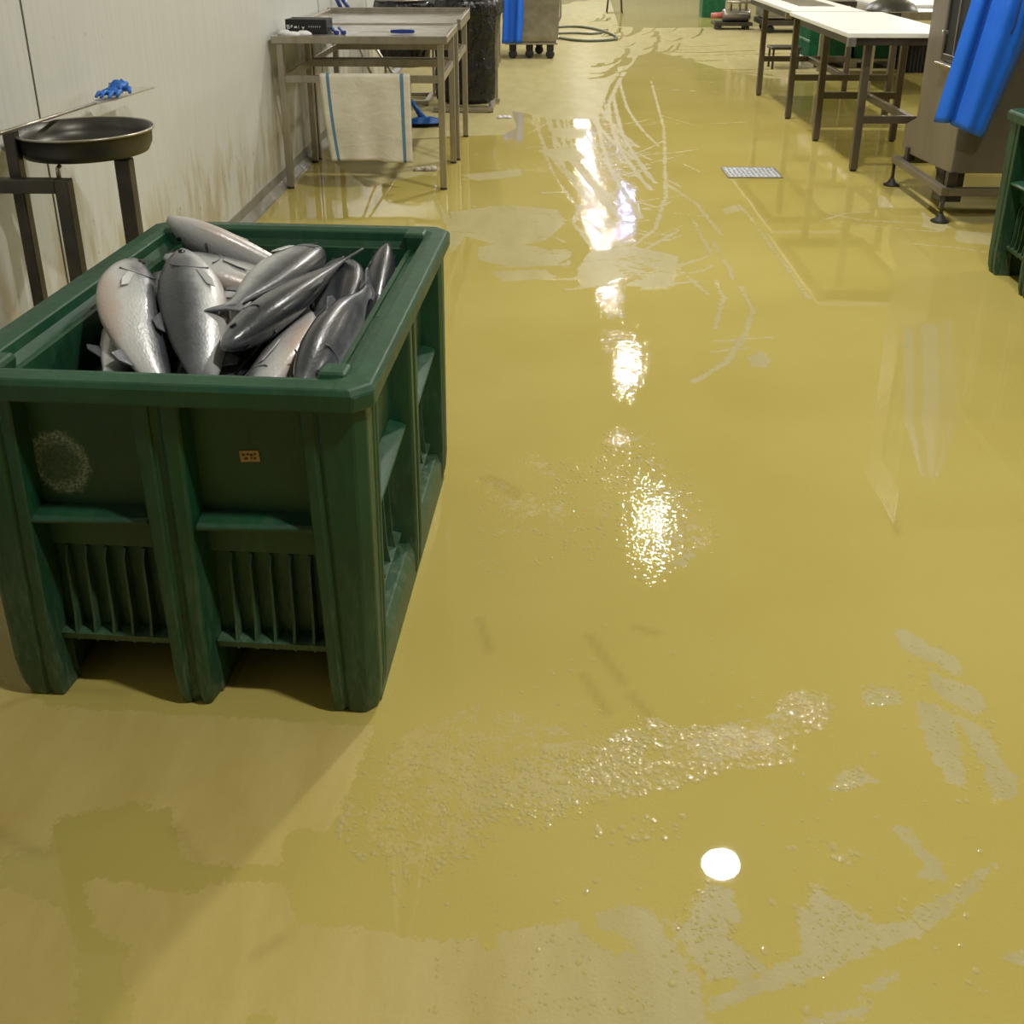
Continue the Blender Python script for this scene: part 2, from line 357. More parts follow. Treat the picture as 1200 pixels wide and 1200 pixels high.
def build_floor():
    xs = np.concatenate([np.arange(-1.9, -1.6, .15), np.arange(-1.6, 2.6, .014), np.arange(2.6, 4.5, .1), np.arange(4.5, 11.3, .4)])
    ys = np.concatenate([np.arange(-9, .7, .4), np.arange(.7, 4.6, .014), np.arange(4.6, 9.0, .02), np.arange(9, 20, .05), np.arange(20, 37.5, 1.)])
    X, Y = np.meshgrid(xs, ys); P = np.stack([X.ravel(), Y.ravel()], 1); nx, ny = len(xs), len(ys)
    dry = np.full(len(P), -.12)
    def apply(arr, poly, sign=1, pad=.13):
        lo, hi = poly.min(0) - pad, poly.max(0) + pad
        m = np.all((P > lo) & (P < hi), axis=1)
        s = poly_sdf(P[m], poly)
        arr[m] = np.maximum(arr[m], np.clip(s, -.12, .12)) if sign > 0 else np.minimum(arr[m], np.clip(-s, -.12, .12))
    def stroke(arr, pts, w, val=None, pad=.13):
        pts = np.array(pts); lo, hi = pts.min(0) - pad, pts.max(0) + pad
        m = np.all((P > lo) & (P < hi), axis=1); d = np.full(m.sum(), 9.)
        for a, b in zip(pts[:-1], pts[1:]): d = np.minimum(d, seg_dist(P[m], a, b))
        if val is None: arr[m] = np.maximum(arr[m], np.clip(w - d, -.12, .12))
        else: arr[m] = np.maximum(arr[m], val * np.clip(1 - d / w, 0, 1))
    # large dried areas
    big = [
        [(-60, 1500), (-500, 780), (0, 790), (60, 828), (230, 838), (410, 848), (440, 850), (418, 905), (398, 950), (378, 975), (345, 968), (330, 990), (338, 1040), (350, 1085), (400, 1088), (450, 1090), (540, 1103), (600, 1093), (640, 1085), (672, 1080), (690, 1105), (720, 1118), (752, 1120), (735, 1102), (700, 1088), (697, 1072), (715, 1062), (745, 1060), (765, 1068), (822, 1150), (830, 1200), (850, 1260), (900, 1500)],
        [(775, 1070), (800, 1078), (812, 1052), (833, 1036), (858, 1045), (868, 1080), (850, 1095), (885, 1120), (895, 1142), (832, 1152), (800, 1115)],
        [(930, 1055), (950, 1062), (953, 1030), (977, 1055), (1000, 1065), (1024, 1080), (1000, 1094), (960, 1115), (940, 1110), (935, 1080)],
        [(822, 1176), (930, 1125), (1000, 1100), (1035, 1085), (1060, 1080), (1085, 1062), (1110, 1045), (1170, 1008), (1155, 1032), (1110, 1070), (1080, 1092), (1045, 1104), (1035, 1110), (960, 1140), (890, 1165), (830, 1188)],
        [(1043, 972), (1056, 963), (1075, 985), (1093, 1000), (1114, 1028), (1105, 1033), (1072, 1031), (1077, 1010)],
        [(1050, 742), (1062, 738), (1085, 755), (1120, 768), (1134, 790), (1120, 790), (1095, 776), (1062, 765)],
        [(1083, 785), (1100, 790), (1150, 810), (1156, 836), (1135, 834), (1095, 812)],
        [(1072, 822), (1090, 822), (1103, 860), (1112, 902), (1097, 898), (1085, 870)],
        [(1090, 825), (1114, 835), (1126, 880), (1128, 922), (1109, 918), (1108, 890), (1100, 860)],
        [(1120, 838), (1160, 855), (1172, 885), (1192, 912), (1187, 938), (1165, 937), (1155, 905), (1140, 875)],
        [(1012, 812), (1030, 803), (1053, 808), (1055, 825), (1015, 828)],
        [(972, 927), (985, 905), (1003, 898), (1027, 915), (1010, 922), (985, 928)],
        [(1002, 1158), (1048, 1137), (1050, 1150), (1010, 1168)], [(940, 1195), (1030, 1172), (1025, 1184), (960, 1208)],
        [(1172, 1120), (1230, 1105), (1230, 1130), (1190, 1130)], [(1128, 1165), (1165, 1148), (1162, 1162)],
        # upper floor
        [(508, 225), (530, 262), (528, 248), (600, 240), (655, 246), (662, 262), (640, 282), (585, 288), (545, 277), (528, 300), (524, 268)],
        [(560, 290), (590, 284), (670, 295), (668, 311), (600, 313), (560, 305)], [(575, 318), (640, 316), (650, 326), (590, 330)],
        [(690, 295), (740, 288), (795, 300), (790, 335), (680, 336), (676, 316)],
        [(480, 40), (560, 20), (690, 0), (712, -10), (725, 31), (775, 33), (765, 62), (742, 66), (715, 100), (700, 140), (650, 140), (600, 130), (605, 150), (590, 158), (520, 160), (515, 200), (430, 220), (380, 180), (400, 90)],
        [(540, 205), (610, 198), (612, 206), (560, 212)], [(640, 150), (690, 150), (684, 164), (650, 160)], [(630, 176), (672, 172), (690, 186), (655, 190)],
        [(760, 33), (990, 30), (1050, 88), (905, 92), (855, 84), (800, 68), (765, 60)],
        [(1030, 228), (1036, 230), (1049, 243), (1030, 243)], [(1078, 246), (1100, 262), (1120, 268), (1085, 264)], [(1082, 255), (1112, 262), (1106, 272), (1080, 266)],
        [(1120, 270), (1230, 278), (1230, 292), (1120, 284)], [(875, 420), (892, 410), (906, 422), (898, 432), (880, 430)],
        [(846, 245), (862, 240), (868, 246), (850, 252)],
    ]
    for p in big: apply(dry, px(p))
    # puddles standing inside the dried area on the left
    for p in [[(66, 960), (160, 940), (180, 950), (205, 945), (212, 1000), (235, 1012), (330, 1018), (330, 1032), (250, 1036), (210, 1045), (100, 1030), (110, 1090), (150, 1110), (140, 1150), (105, 1140), (70, 1060), (0, 1036), (0, 1005), (60, 1000)],
              [(170, 1000), (180, 950), (203, 944), (215, 1005), (195, 1012)], [(85, 1200), (95, 1110), (125, 1105), (150, 1150), (165, 1230), (90, 1260)],
              [(280, 1200), (300, 1180), (330, 1192), (320, 1230)], [(560, 1098), (583, 1096), (582, 1125), (572, 1128)], [(590, 1190), (606, 1172), (615, 1190)]]:
        apply(dry, px(p), -1)
    # thin wiper strokes and wheel arcs
    st = [([(866, 240), (885, 262), (948, 350)], .008), ([(763, 95), (778, 150), (780, 230), (768, 268), (742, 288)], .012),
          ([(868, 336), (882, 362), (872, 395), (850, 425), (815, 447)], .012), ([(838, 328), (848, 350), (838, 385)], .01),
          ([(722, 320), (760, 290), (795, 270)], .01), ([(700, 345), (770, 320), (830, 300)], .012), ([(790, 310), (830, 345)], .01),
          ([(835, 282), (855, 315), (858, 328)], .01), ([(780, 215), (815, 238), (845, 275)], .012), ([(810, 255), (835, 300)], .01),
          ([(970, 250), (1010, 258), (1090, 262)], .012), ([(975, 258), (1030, 266), (1100, 272)], .008), ([(1060, 285), (1120, 290), (1160, 296)], .008),
          ([(1002, 1095), (960, 1125), (935, 1140)], -.01), ([(680, 240), (672, 262), (690, 285), (700, 296)], .012),
          ([(700, 255), (730, 262), (760, 258)], .01), ([(660, 170), (690, 210), (730, 240)], .015), ([(655, 190), (700, 235), (720, 246)], .012),
          ([(840, 400), (905, 395)], .007), ([(835, 412), (880, 408)], .007), ([(960, 260), (990, 250), (1020, 248)], .01)]
    for pts, w in st:
        if w > 0: stroke(dry, [FP(*p) for p in pts], w)
    for i in range(16):     # the concentric sweeps of the squeegee
        s = i / 15; x0 = 690 + 75 * s; w = .006 + .012 * rnd.random()
        a, bnd = 25 + 25 * rnd.random(), 150 + 110 * rnd.random()
        pts = []
        for k in range(12):
            u = k / 11; y = a + 20 + (bnd - a) * u
            x = 770 - (1 - s) * 70 + 0 * u - (95 - 40 * s) * sin(pi * min(1, u * .62 + .08)) + 120 * max(0, u - .35) * (1 - .4 * s) + rnd.uniform(-1, 1)
            pts.append(FP(x, y))
        stroke(dry, pts, w)
    for i in range(90):     # short crossed wipes near the glare
        cx_, cy_ = 700 + rnd.gauss(35, 50), 140 + 200 * rnd.random(); a = rnd.uniform(-.9, .9); l = rnd.uniform(8, 26)
        stroke(dry, [FP(cx_ - l * cos(a), cy_ - l * .5 * sin(a)), FP(cx_, cy_ + rnd.uniform(-1, 1)), FP(cx_ + l * cos(a), cy_ + l * .5 * sin(a))], rnd.uniform(.003, .012))
    for i in range(26):
        cx_, cy_ = 560 + 130 * rnd.random(), 150 + 185 * rnd.random(); l = rnd.uniform(8, 30)
        stroke(dry, [FP(cx_ - l, cy_), FP(cx_ + l, cy_ + rnd.uniform(-3, 3))], rnd.uniform(.003, .014))
    for i in range(30):
        cx_, cy_ = rnd.uniform(790, 1000), rnd.uniform(50, 110); l = rnd.uniform(8, 40)
        stroke(dry, [FP(cx_ - l, cy_), FP(cx_ + l, cy_ + rnd.uniform(-3, 3))], rnd.uniform(.006, .02))
    def wet_stroke(pts, w):
        pts = np.array(pts); lo, hi = pts.min(0) - .13, pts.max(0) + .13
        m = np.all((P > lo) & (P < hi), axis=1); d = np.full(m.sum(), 9.)
        for a, b in zip(pts[:-1], pts[1:]): d = np.minimum(d, seg_dist(P[m], a, b))
        dry[m] = np.minimum(dry[m], np.clip(d - w, -.12, .12))
    for i in range(46):
        cx_, cy_ = rnd.uniform(690, 800), rnd.uniform(18, 90); l = rnd.uniform(8, 30); r_ = rnd.uniform(-.5, .5)
        pts = [FP(cx_ + l * cos(r_ + q), cy_ + .5 * l * sin(r_ + q)) for q in (0, .5, 1., 1.5)]
        wet_stroke(pts, rnd.uniform(.01, .05))
    for i in range(30):
        cx_, cy_ = rnd.uniform(770, 940), rnd.uniform(52, 98); l = rnd.uniform(15, 60)
        wet_stroke([FP(cx_ - l, cy_), FP(cx_, cy_ + rnd.uniform(-2, 2)), FP(cx_ + l, cy_ + rnd.uniform(-2, 2))], rnd.uniform(.01, .04))
    for i in range(22):
        cx_, cy_ = rnd.uniform(660, 790), rnd.uniform(292, 336); a = rnd.uniform(-.9, .9); l = rnd.uniform(8, 30)
        wet_stroke([FP(cx_ - l * cos(a), cy_ - .5 * l * sin(a)), FP(cx_ + l * cos(a), cy_ + .5 * l * sin(a))], rnd.uniform(.002, .008))
    for i in range(16):
        cx_, cy_ = rnd.uniform(540, 660), rnd.uniform(245, 312); l = rnd.uniform(10, 40)
        wet_stroke([FP(cx_ - l, cy_), FP(cx_ + l, cy_ + rnd.uniform(-3, 3))], rnd.uniform(.001, .006))
    # soft fields
    def blob(cx_, cy_, rx, ry, amp=1.):
        c = np.array(FP(cx_, cy_)); ax = np.array(FP(cx_ + rx, cy_)) - c; ay = np.array(FP(cx_, cy_ - ry)) - c
        u = (P - c) @ ax / (ax @ ax); v = (P - c) @ ay / (ay @ ay)
        return amp * np.exp(-(u * u + v * v) * 1.2)
    rip = np.zeros(len(P))
    for a in [(735, 590, 75, 95, 1.), (640, 600, 130, 60, .6), (700, 250, 60, 120, .6), (720, 320, 70, 45, .7), (720, 520, 60, 30, .9), (700, 130, 60, 50, .5), (770, 420, 60, 70, .5), (600, 250, 90, 80, .35), (820, 80, 90, 40, .8)]:
        rip = np.maximum(rip, blob(*a))
    drp = np.zeros(len(P))
    for a in [(790, 885, 90, 38, 1.), (890, 878, 60, 25, .9), (942, 832, 40, 30, 1.), (680, 930, 120, 40, .8), (500, 980, 130, 60, .6), (600, 880, 150, 60, .4),  (620, 1050, 120, 30, .3),
              (880, 1100, 90, 50, .45), (1100, 820, 80, 60, .3), (740, 1070, 60, 20, .6), (980, 1120, 120, 25, .4), (640, 590, 120, 50, .25)]:
        drp = np.maximum(drp, blob(*a))
    clear = np.clip(1 - 1.3 * blob(846, 1008, 85, 55), 0, 1); drp *= clear; rip *= clear
    # speckled half-dried zones: the film is only just unbroken there; those in the lamp glare added to break it up
    for pz, lv in (([(450, 850), (560, 800), (700, 840), (800, 830), (930, 810), (980, 830), (930, 900), (800, 935), (700, 965), (600, 1000), (500, 1052), (420, 1015), (392, 985), (410, 930)], -.0015), ([(520, 540), (640, 520), (690, 560), (680, 640), (560, 640)], -.006), ([(700, 500), (770, 500), (830, 560), (860, 640), (790, 700), (720, 670), (670, 600), (690, 560)], -.0055), ([(690, 130), (730, 130), (760, 230), (755, 300), (690, 300), (680, 200)], -.003), ([(680, 330), (740, 330), (770, 420), (760, 480), (700, 480)], -.004)):
        pz = px(pz); m = (dry < lv) & (poly_sdf(P, pz) > 0); dry[m] = np.maximum(dry[m], lv - np.clip(.06 - poly_sdf(P[m], pz), 0, .06) * .5)
    scf = np.zeros(len(P))
    for pts in [[(565, 560), (605, 582)], [(575, 558), (610, 576)], [(690, 745), (730, 800)], [(684, 792), (712, 835)], [(562, 725), (573, 762)], [(745, 735), (770, 742)], [(740, 815), (770, 850)],
                [(0, 830), (60, 805), (150, 812)], [(205, 970), (235, 1008)], [(0, 975), (20, 990), (50, 1000), (62, 1000)], [(1040, 590), (1052, 625)], [(300, 1120), (330, 1100)]]:
        stroke(scf, [FP(*p) for p in pts], .018, 1.)
    # joint line across the far floor
    stroke(scf, [(-.2, 17.5), (2.7, 17.5)], .06, 1.)
    verts = np.zeros((len(P), 3)); verts[:, :2] = P
    me = bpy.data.meshes.new('floor')
    idx = np.arange(nx * ny).reshape(ny, nx)
    q = np.stack([idx[:-1, :-1], idx[:-1, 1:], idx[1:, 1:], idx[1:, :-1]], -1).reshape(-1, 4)
    me.vertices.add(len(P)); me.vertices.foreach_set('co', verts.ravel())
    me.loops.add(q.size); me.loops.foreach_set('vertex_index', q.ravel().astype(np.int32))
    me.polygons.add(len(q)); me.polygons.foreach_set('loop_start', np.arange(0, q.size, 4, dtype=np.int32)); me.polygons.foreach_set('loop_total', np.full(len(q), 4, np.int32))
    me.update(calc_edges=True)
    for nm, arr in (('dry', dry), ('ripple', np.clip(rip, 0, 1)), ('drops', np.clip(drp, 0, 1)), ('scuff', scf), ('frost_sheen', np.clip(np.maximum((P[:, 0] + .45) / .8, (P[:, 1] - 3) / 2), 0, 1))):
        a = me.attributes.new(nm, 'FLOAT', 'POINT'); a.data.foreach_set('value', arr.astype(np.float32))
    me.materials.append(M['floor'])
    o = bpy.data.objects.new('floor', me); COL.objects.link(o); tag(o, kind='structure')
build_floor()

def droplets():
    P_in = lambda poly: np.array(poly, float)
    zones = [([(690, 880), (740, 845), (770, 838), (800, 850), (860, 852), (935, 868), (932, 892), (860, 905), (800, 922), (730, 935), (690, 915)], 520, 1.15),
             ([(910, 822), (930, 808), (972, 812), (976, 840), (960, 858), (925, 862), (908, 845)], 200, 1.),
             ([(560, 900), (640, 880), (720, 890), (720, 940), (640, 975), (560, 960)], 300, .9), ([(400, 940), (430, 870), (560, 860), (600, 960), (560, 1010), (490, 1040), (410, 1000)], 420, .75),
             ([(930, 1055), (953, 1030), (1024, 1080), (960, 1115), (935, 1080)], 70, .6), ([(775, 1070), (833, 1036), (868, 1080), (893, 1140), (832, 1152)], 80, .65), ([(900, 1145), (1035, 1085), (1150, 1020), (1155, 1032), (1045, 1104), (900, 1160)], 70, .6),
             ([(1050, 740), (1130, 780), (1160, 835), (1195, 930), (1120, 925), (1070, 820)], 170, .6), ([(1010, 800), (1056, 805), (1055, 828), (1010, 828)], 40, .9), ([(975, 905), (1003, 898), (1027, 915), (985, 928)], 25, 1.),
             ([(640, 545), (740, 520), (830, 560), (850, 650), (760, 690), (660, 640)], 420, .9), ([(540, 600), (650, 560), (680, 650), (560, 680)], 120, .7), ([(700, 500), (770, 505), (790, 560), (700, 570)], 60, 1.1),
             ([(395, 975), (405, 940), (420, 925), (412, 960), (400, 985)], 30, 1.), ([(690, 960), (800, 955), (810, 985), (700, 990)], 26, 1.4), ([(500, 1100), (640, 1080), (700, 1100), (780, 1190), (500, 1190)], 90, .55),
             ([(960, 980), (1000, 1000), (1000, 1015), (965, 1000)], 12, 1.2), ([(400, 1050), (800, 1000), (1150, 700), (1150, 1180), (700, 1190)], 120, .9), ([(560, 840), (700, 720), (900, 760), (900, 830), (700, 860)], 60, .7)]
    r4 = np.random.RandomState(4); mb = MB(); n = 10
    for poly, cnt, sc_ in zones:
        poly = np.array(poly, float); lo, hi = poly.min(0), poly.max(0); k = 0
        while k < cnt:
            q = lo + (hi - lo) * r4.rand(2)
            if poly_sdf(q[None], poly)[0] < 0: continue
            k += 1
            x, y = FP(*q); r = (.0022 + .0048 * r4.rand() ** 2) * sc_; st_ = 1 + .5 * r4.rand(); an = r4.rand() * pi; sl = .16 + .16 * r4.rand(); h = r * sl / 2
            vs = []; 
            for f in (1., .75, .5, .25):
                z = .0004 + h * (1 - f * f)
                for i in range(n):
                    a = 2 * pi * i / n; u, v = r * f * cos(a) * st_, r * f * sin(a)
                    vs.append((x + u * cos(an) - v * sin(an), y + u * sin(an) + v * cos(an), z))
            vs.append((x, y, .0004 + h))
            fs = [(m * n + i, m * n + (i + 1) % n, (m + 1) * n + (i + 1) % n, (m + 1) * n + i) for m in range(3) for i in range(n)] + [(3 * n + i, 3 * n + (i + 1) % n, 4 * n) for i in range(n)]
            mb.add(vs, fs, True)
    m, nt, b = new_mat('water_droplet'); b.inputs['Base Color'].default_value = (.42, .36, .14, 1); b.inputs['Roughness'].default_value = .8; b.inputs['Specular IOR Level'].default_value = 0
    b.inputs['Coat Weight'].default_value = 1; b.inputs['Coat Roughness'].default_value = .01; b.inputs['Coat IOR'].default_value = 1.45
    tag(mb.build('water_droplets', m), 'tiny water droplets scattered over the wet yellow floor', 'water droplets', kind='stuff')
droplets()

# ------------------------------------------------------------------ room shell
WX = -1.68
struct('wall_left', MB().box(WX - .1, WX, -9, 37, 0, 4.6), M['wall'])
struct('wall_right', MB().box(11, 11.1, -9, 37, 0, 4.6), M['wall_plain'])
struct('wall_back', MB().box(WX, 11, 37, 37.1, 0, 4.6), M['wall_plain'])
struct('wall_front', MB().box(WX, 11, -9.1, -9, 0, 4.6), M['wall_plain'])
struct('ceiling', MB().box(WX, 11, -9, 37, 4.6, 4.7), M['ceiling'])
n = 0
for y in (1.0, 3.41, 5.8 + .0, 10.2, 12.6, 15.0, 17.4, 19.8):
    if y == 5.8: y = 8.0
    n += 1; struct('trim_%d' % n, MB().box(WX - .002, WX + .0025, y - .004, y + .004, .1, 4.6), M['joint'])
struct('baseboard_left', MB().loft([[(WX, y, .0), (WX + .05, y, 0), (WX + .045, y, .012), (WX + .012, y, .05), (WX + .006, y, .1), (WX, y, .1)] for y in (-9, 37)]), M['cove'])
struct('baseboard_right', MB().box(10.97, 11, -9, 37, 0, .1), M['cove'])

# ------------------------------------------------------------------ lamps
def ceiling_lamp(x, y, label, color=(1, .96, .88), power=100, r=.14, z=4.0, grp='round high bay lamps over the aisle'):
    t = thing('ceiling_lamp', label, 'ceiling lamp', (x, y, z), 0, grp)
    MB().lathe([(.05, .26), (.11, .25), (.16, .12), (.19, .01), (.185, 0), (.15, .02)], 24).build('housing', M['lamp_shell'], t)
    MB().tube([(0, 0, .25), (0, 0, .6)], .008, 6).build('hanging_rod', M['lamp_shell'], t)
    ld = bpy.data.lights.new('lamp_light', 'AREA'); ld.shape = 'DISK'; ld.size = r * 2; ld.energy = power; ld.color = color
    lo = bpy.data.objects.new('lamp_light', ld); COL.objects.link(lo); lo.parent = t; lo.location = (0, 0, -.005)
    return t
for k in range(-1, 8):  # nearest lamp is out of view, added to fill the bin's shadow
    ceiling_lamp(1.2, 4.85 + 3.9 * k, 'round high bay lamp hanging above the wet aisle, mirrored as a white glare', r=.11)
ceiling_lamp(1.86, 21.3, 'bluish lamp beside the aisle row, mirrored as a blue spot in the water', (.35, .45, 1), 120, .16, grp=None)
for k in range(4):  # second row added out of view to brighten the hall
    ceiling_lamp(8.6, 7.5 + 5.6 * k, 'added fill lamp of an unseen second row over the right side', power=200, grp='added fill lamps of the right row')

# ------------------------------------------------------------------ green bulk bins
BW, BD, BH = .84, 1.10, .79
def corner_post(sx, sy):
    mb = MB()
    def sec(w, e):
        # outer corner at (W/2, D/2); walk in the local quadrant then mirror
        X0, Y0 = BW / 2 - e, BD / 2 - e
        p = [(X0 - w, Y0 - .075), (X0 - w + .006, Y0), (X0 - w + .030, Y0), (X0 - w + .034, Y0 - .006), (X0 - w + .040, Y0 - .006), (X0 - w + .044, Y0), (X0 - .022, Y0),
             (X0, Y0 - .022), (X0, Y0 - w + .060), (X0 - .006, Y0 - w + .056), (X0 - .006, Y0 - w + .050), (X0, Y0 - w + .046), (X0, Y0 - w + .034), (X0 - .006, Y0 - w + .030), (X0 - .006, Y0 - w + .024), (X0, Y0 - w + .020), (X0, Y0 - w + .006), (X0 - .075, Y0 - w), (X0 - .075, Y0 - .075)]
        return [(x * sx, y * sy) for x, y in p]
    lv = [(.0, .100, .022), (.035, .106, .014), (.09, .112, .010), (.72, .132, .006), (.745, .132, .006)]
    mb.loft([[(x, y, z) for x, y in sec(w, e)] for z, w, e in lv])
    return mb
def mid_post(L_half, axis, s):
    mb = MB()
    def sec(w, e):
        y0 = L_half - e
        p = [(-w / 2, y0 - .08), (-w / 2 + .014, y0 - .004), (-w / 2 + .02, y0), (-.014, y0), (-.009, y0 - .009), (.009, y0 - .009), (.014, y0), (w / 2 - .02, y0), (w / 2 - .014, y0 - .004), (w / 2, y0 - .08)]
        return p
    def m(p, z):
        u, v = p
        return (u, v * s, z) if axis == 'y' else (v * s, u, z)
    lv = [(.0, .092, .02), (.03, .100, .012), (.1, .106, .008), (.72, .126, .006), (.745, .126, .006)]
    mb.loft([[m(p, z) for p in sec(w, e)] for z, w, e in lv])
    return mb
def panel(a, b, L_half, axis, s):
    """recessed side panel between two posts: a..b along the side"""
    prof = [(.742, .05), (.742, .02 + .055), (.14, .10), (.14, .045), (.158, .045), (.160, .082), (.365, .078), (.372, .070), (.440, .066), (.742, .050)]
    def m(u, off, z):
        v = (L_half - off) * s
        return (u, v, z) if axis == 'y' else (v, u, z)
    prof = [(.742, .085), (.135, .11), (.135, .05), (.152, .046), (.158, .082), (.360, .080), (.368, .070), (.455, .064), (.742, .048)]
    mb = MB().loft([[m(u, o, z) for z, o in prof] for u in (a, b)])
    lg = MB().loft([[m(a, .064, .475), m(a, .064, .452), m(a, .012, .452), m(a, .010, .460), m(a, .02, .466)],
                    [m(b, .064, .475), m(b, .064, .452), m(b, .024, .452), m(b, .022, .460), m(b, .03, .466)]])
    rb = MB(); nr = 5; w = b - a
    for i in range(nr):
        u = a + w * (.17 + .66 * i / (nr - 1))
        rb.loft([[m(u - .004, .082, z), m(u + .004, .082, z), m(u + .003, o, z), m(u - .003, o, z)] for z, o in ((.362, .072), (.34, .060), (.2, .056), (.15, .048), (.13, .052))])
    return mb, lg, rb
def make_bin(label, loc, rz, stained):
    t = thing('bulk_bin', label, 'plastic bin', loc, rz)
    mt = M['bin']
    inn = MB(); a, b_ = BW / 2 - .085, BD / 2 - .085
    # inner tub: floor plus four liner walls
    inn.box(-a, a, -b_, b_, .13, .155)
    for sx in (-1, 1): inn.box(min(sx * (a - .0), sx * (a - .012)), max(sx * a, sx * (a - .012)), -b_, b_, .155, .75)
    for sy in (-1, 1): inn.box(-a + .012, a - .012, min(sy * b_, sy * (b_ - .012)), max(sy * b_, sy * (b_ - .012)), .155, .75)
    inn.build('tub', mt, t)
    for sx in (-1, 1):
        for sy in (-1, 1): corner_post(sx, sy).build('corner_post', mt, t, .003)
    for s in (-1, 1):
        mid_post(BD / 2, 'y', s).build('middle_post', mt, t, .003); mid_post(BW / 2, 'x', s).build('middle_post', mt, t, .003)
    for axis, LH, LL in (('y', BD / 2, BW / 2), ('x', BW / 2, BD / 2)):
        for s in (-1, 1):
            for q in (-1, 1):
                u0, u1 = (.052, LL - .112); u0, u1 = (u0, u1) if q > 0 else (-u1, -u0)
                p, lg, rb = panel(u0, u1, LH, axis, s)
                po = p.build('side_panel', M['bin_stain'] if stained and axis == 'y' and s < 0 else mt, t)
                lg.build('ledge', mt, po, .002); rb.build('rib_grille', mt, po)
    # rim: lofted ring with clipped corners and a rolled outer flange
    def ring(o, z, c=.035):
        x, y = BW / 2 - o, BD / 2 - o; c = max(c, .01)
        return [(x - c, -y, z), (x, -y + c, z), (x, y - c, z), (x - c, y, z), (-x + c, y, z), (-x, y - c, z), (-x, -y + c, z), (-x + c, -y, z)]
    rr = [ring(.006, .735), ring(-.012, .742), ring(-.014, .775), ring(-.006, .788), ring(.03, .79), ring(.052, .784), ring(.056, .76), ring(.075, .735), ring(.006, .735)]
    MB().loft(rr, caps=False).build('rim', mt, t, .003)
    for sx in (-1, 1):
        for sy in (-1, 1):
            x, y = sx * (BW / 2 - .075), sy * (BD / 2 - .075)
            cb = MB().loft([[(x + dx * k, y + dy * k, z) for dx, dy in ((-.03, -.03), (.03, -.03), (.03, .03), (-.03, .03))] for z, k in ((.70, .7), (.785, 1.), (.797, .85))])
            cb.build('corner_gusset', mt, t, .004)
    for x in (-BW / 2 + .062, 0, BW / 2 - .062):
        sec = lambda y: [(x - .045, y, 0), (x + .045, y, 0), (x + .045, y, .085), (x + .032, y, .115), (x - .032, y, .115), (x - .045, y, .085)]
        MB().loft([sec(-BD / 2 + .06), sec(BD / 2 - .06)]).build('skid_runner', mt, t, .003)
    for y, zb in ((-BD / 2 + .14, .11), (.08, .03), (BD / 2 - .14, .06)):  # beams added to block light and darken the floor underneath
        MB().box(-BW / 2 + .1, BW / 2 - .1, y - .03, y + .03, zb, .13).build('shade_beam', mt, t)
    return t
BIN_C = (-.715, 2.302); BIN_R = radians(-3)
bin_a = make_bin('dark green bulk bin full of silver fish, nearest to the viewer', (*BIN_C, 0), BIN_R, True)
# paper sticker on the front right panel
BM = Matrix.Translation((*BIN_C, 0)) @ Matrix.Rotation(BIN_R, 4, 'Z')
st = MB().box(-.020, .020, -.0006, .0006, -.013, .013).build('sticker', M['kraft'], bin_a, loc=(.165, -BD / 2 + .0541, .606), rot=(radians(3.2), radians(-4), 0))
tag(st, 'small worn brown paper sticker')
mk = MB()
for i, (x, z, w) in enumerate([(-.012, .004, .006), (-.003, .005, .004), (.004, .003, .007), (.012, .005, .004), (-.008, -.005, .008), (.003, -.004, .004), (.010, -.005, .005)]):
    mk.box(x - w / 2, x + w / 2, -.0009, -.0006, z - .0025, z + .0025)
mk.build('sticker_print', M['ink'], st)
bin_b = make_bin('dark green bulk bin at the right edge beside the steel machine', (2.2 + BD / 2, 4.5, 0), radians(-90), False)

# ------------------------------------------------------------------ fish
def fish_body(Lf=.60, Hf=.156, Tf=.088, bend=0.):
    rings = []; ns = 30; n = 18
    hp = [(0, .10), (.03, .30), (.08, .52), (.15, .74), (.24, .92), (.36, 1.0), (.5, .95), (.64, .76), (.76, .52), (.86, .30), (.93, .23), (1, .27)]
    wp = [(0, .14), (.03, .40), (.08, .66), (.15, .88), (.25, 1.0), (.4, 1.0), (.55, .84), (.7, .56), (.82, .32), (.92, .16), (1, .07)]
    def sm(pts, t):
        for (t0, a), (t1, c) in zip(pts[:-1], pts[1:]):
            if t <= t1 + 1e-9:
                k = (t - t0) / (t1 - t0); return a + (c - a) * k
        return pts[-1][1]
    for k in range(ns + 1):
        t = k / ns
        h = Hf / 2 * (sm(hp, t) * .5 + .25 * sm(hp, min(1, t + .02)) + .25 * sm(hp, max(0, t - .02)))
        w = Tf / 2 * (sm(wp, t) * .5 + .25 * sm(wp, min(1, t + .02)) + .25 * sm(wp, max(0, t - .02)))
        x = (t - .5) * Lf; yb = bend * (4 * (t - .5) ** 2 - .33)
        rings.append([(x, yb + h * cos(2 * pi * i / n) * (.94 if cos(2 * pi * i / n) > 0 else 1.10), w * sin(2 * pi * i / n)) for i in range(n)])
    return MB().loft(rings, True)
def fish_fin(pts, th=.003, off=(0, 0, 0)):
    r = [[(x + off[0], y + off[1], z + off[2] + s * th) for x, y, z in pts] for s in (-.5, .5)]
    return MB().loft(r)
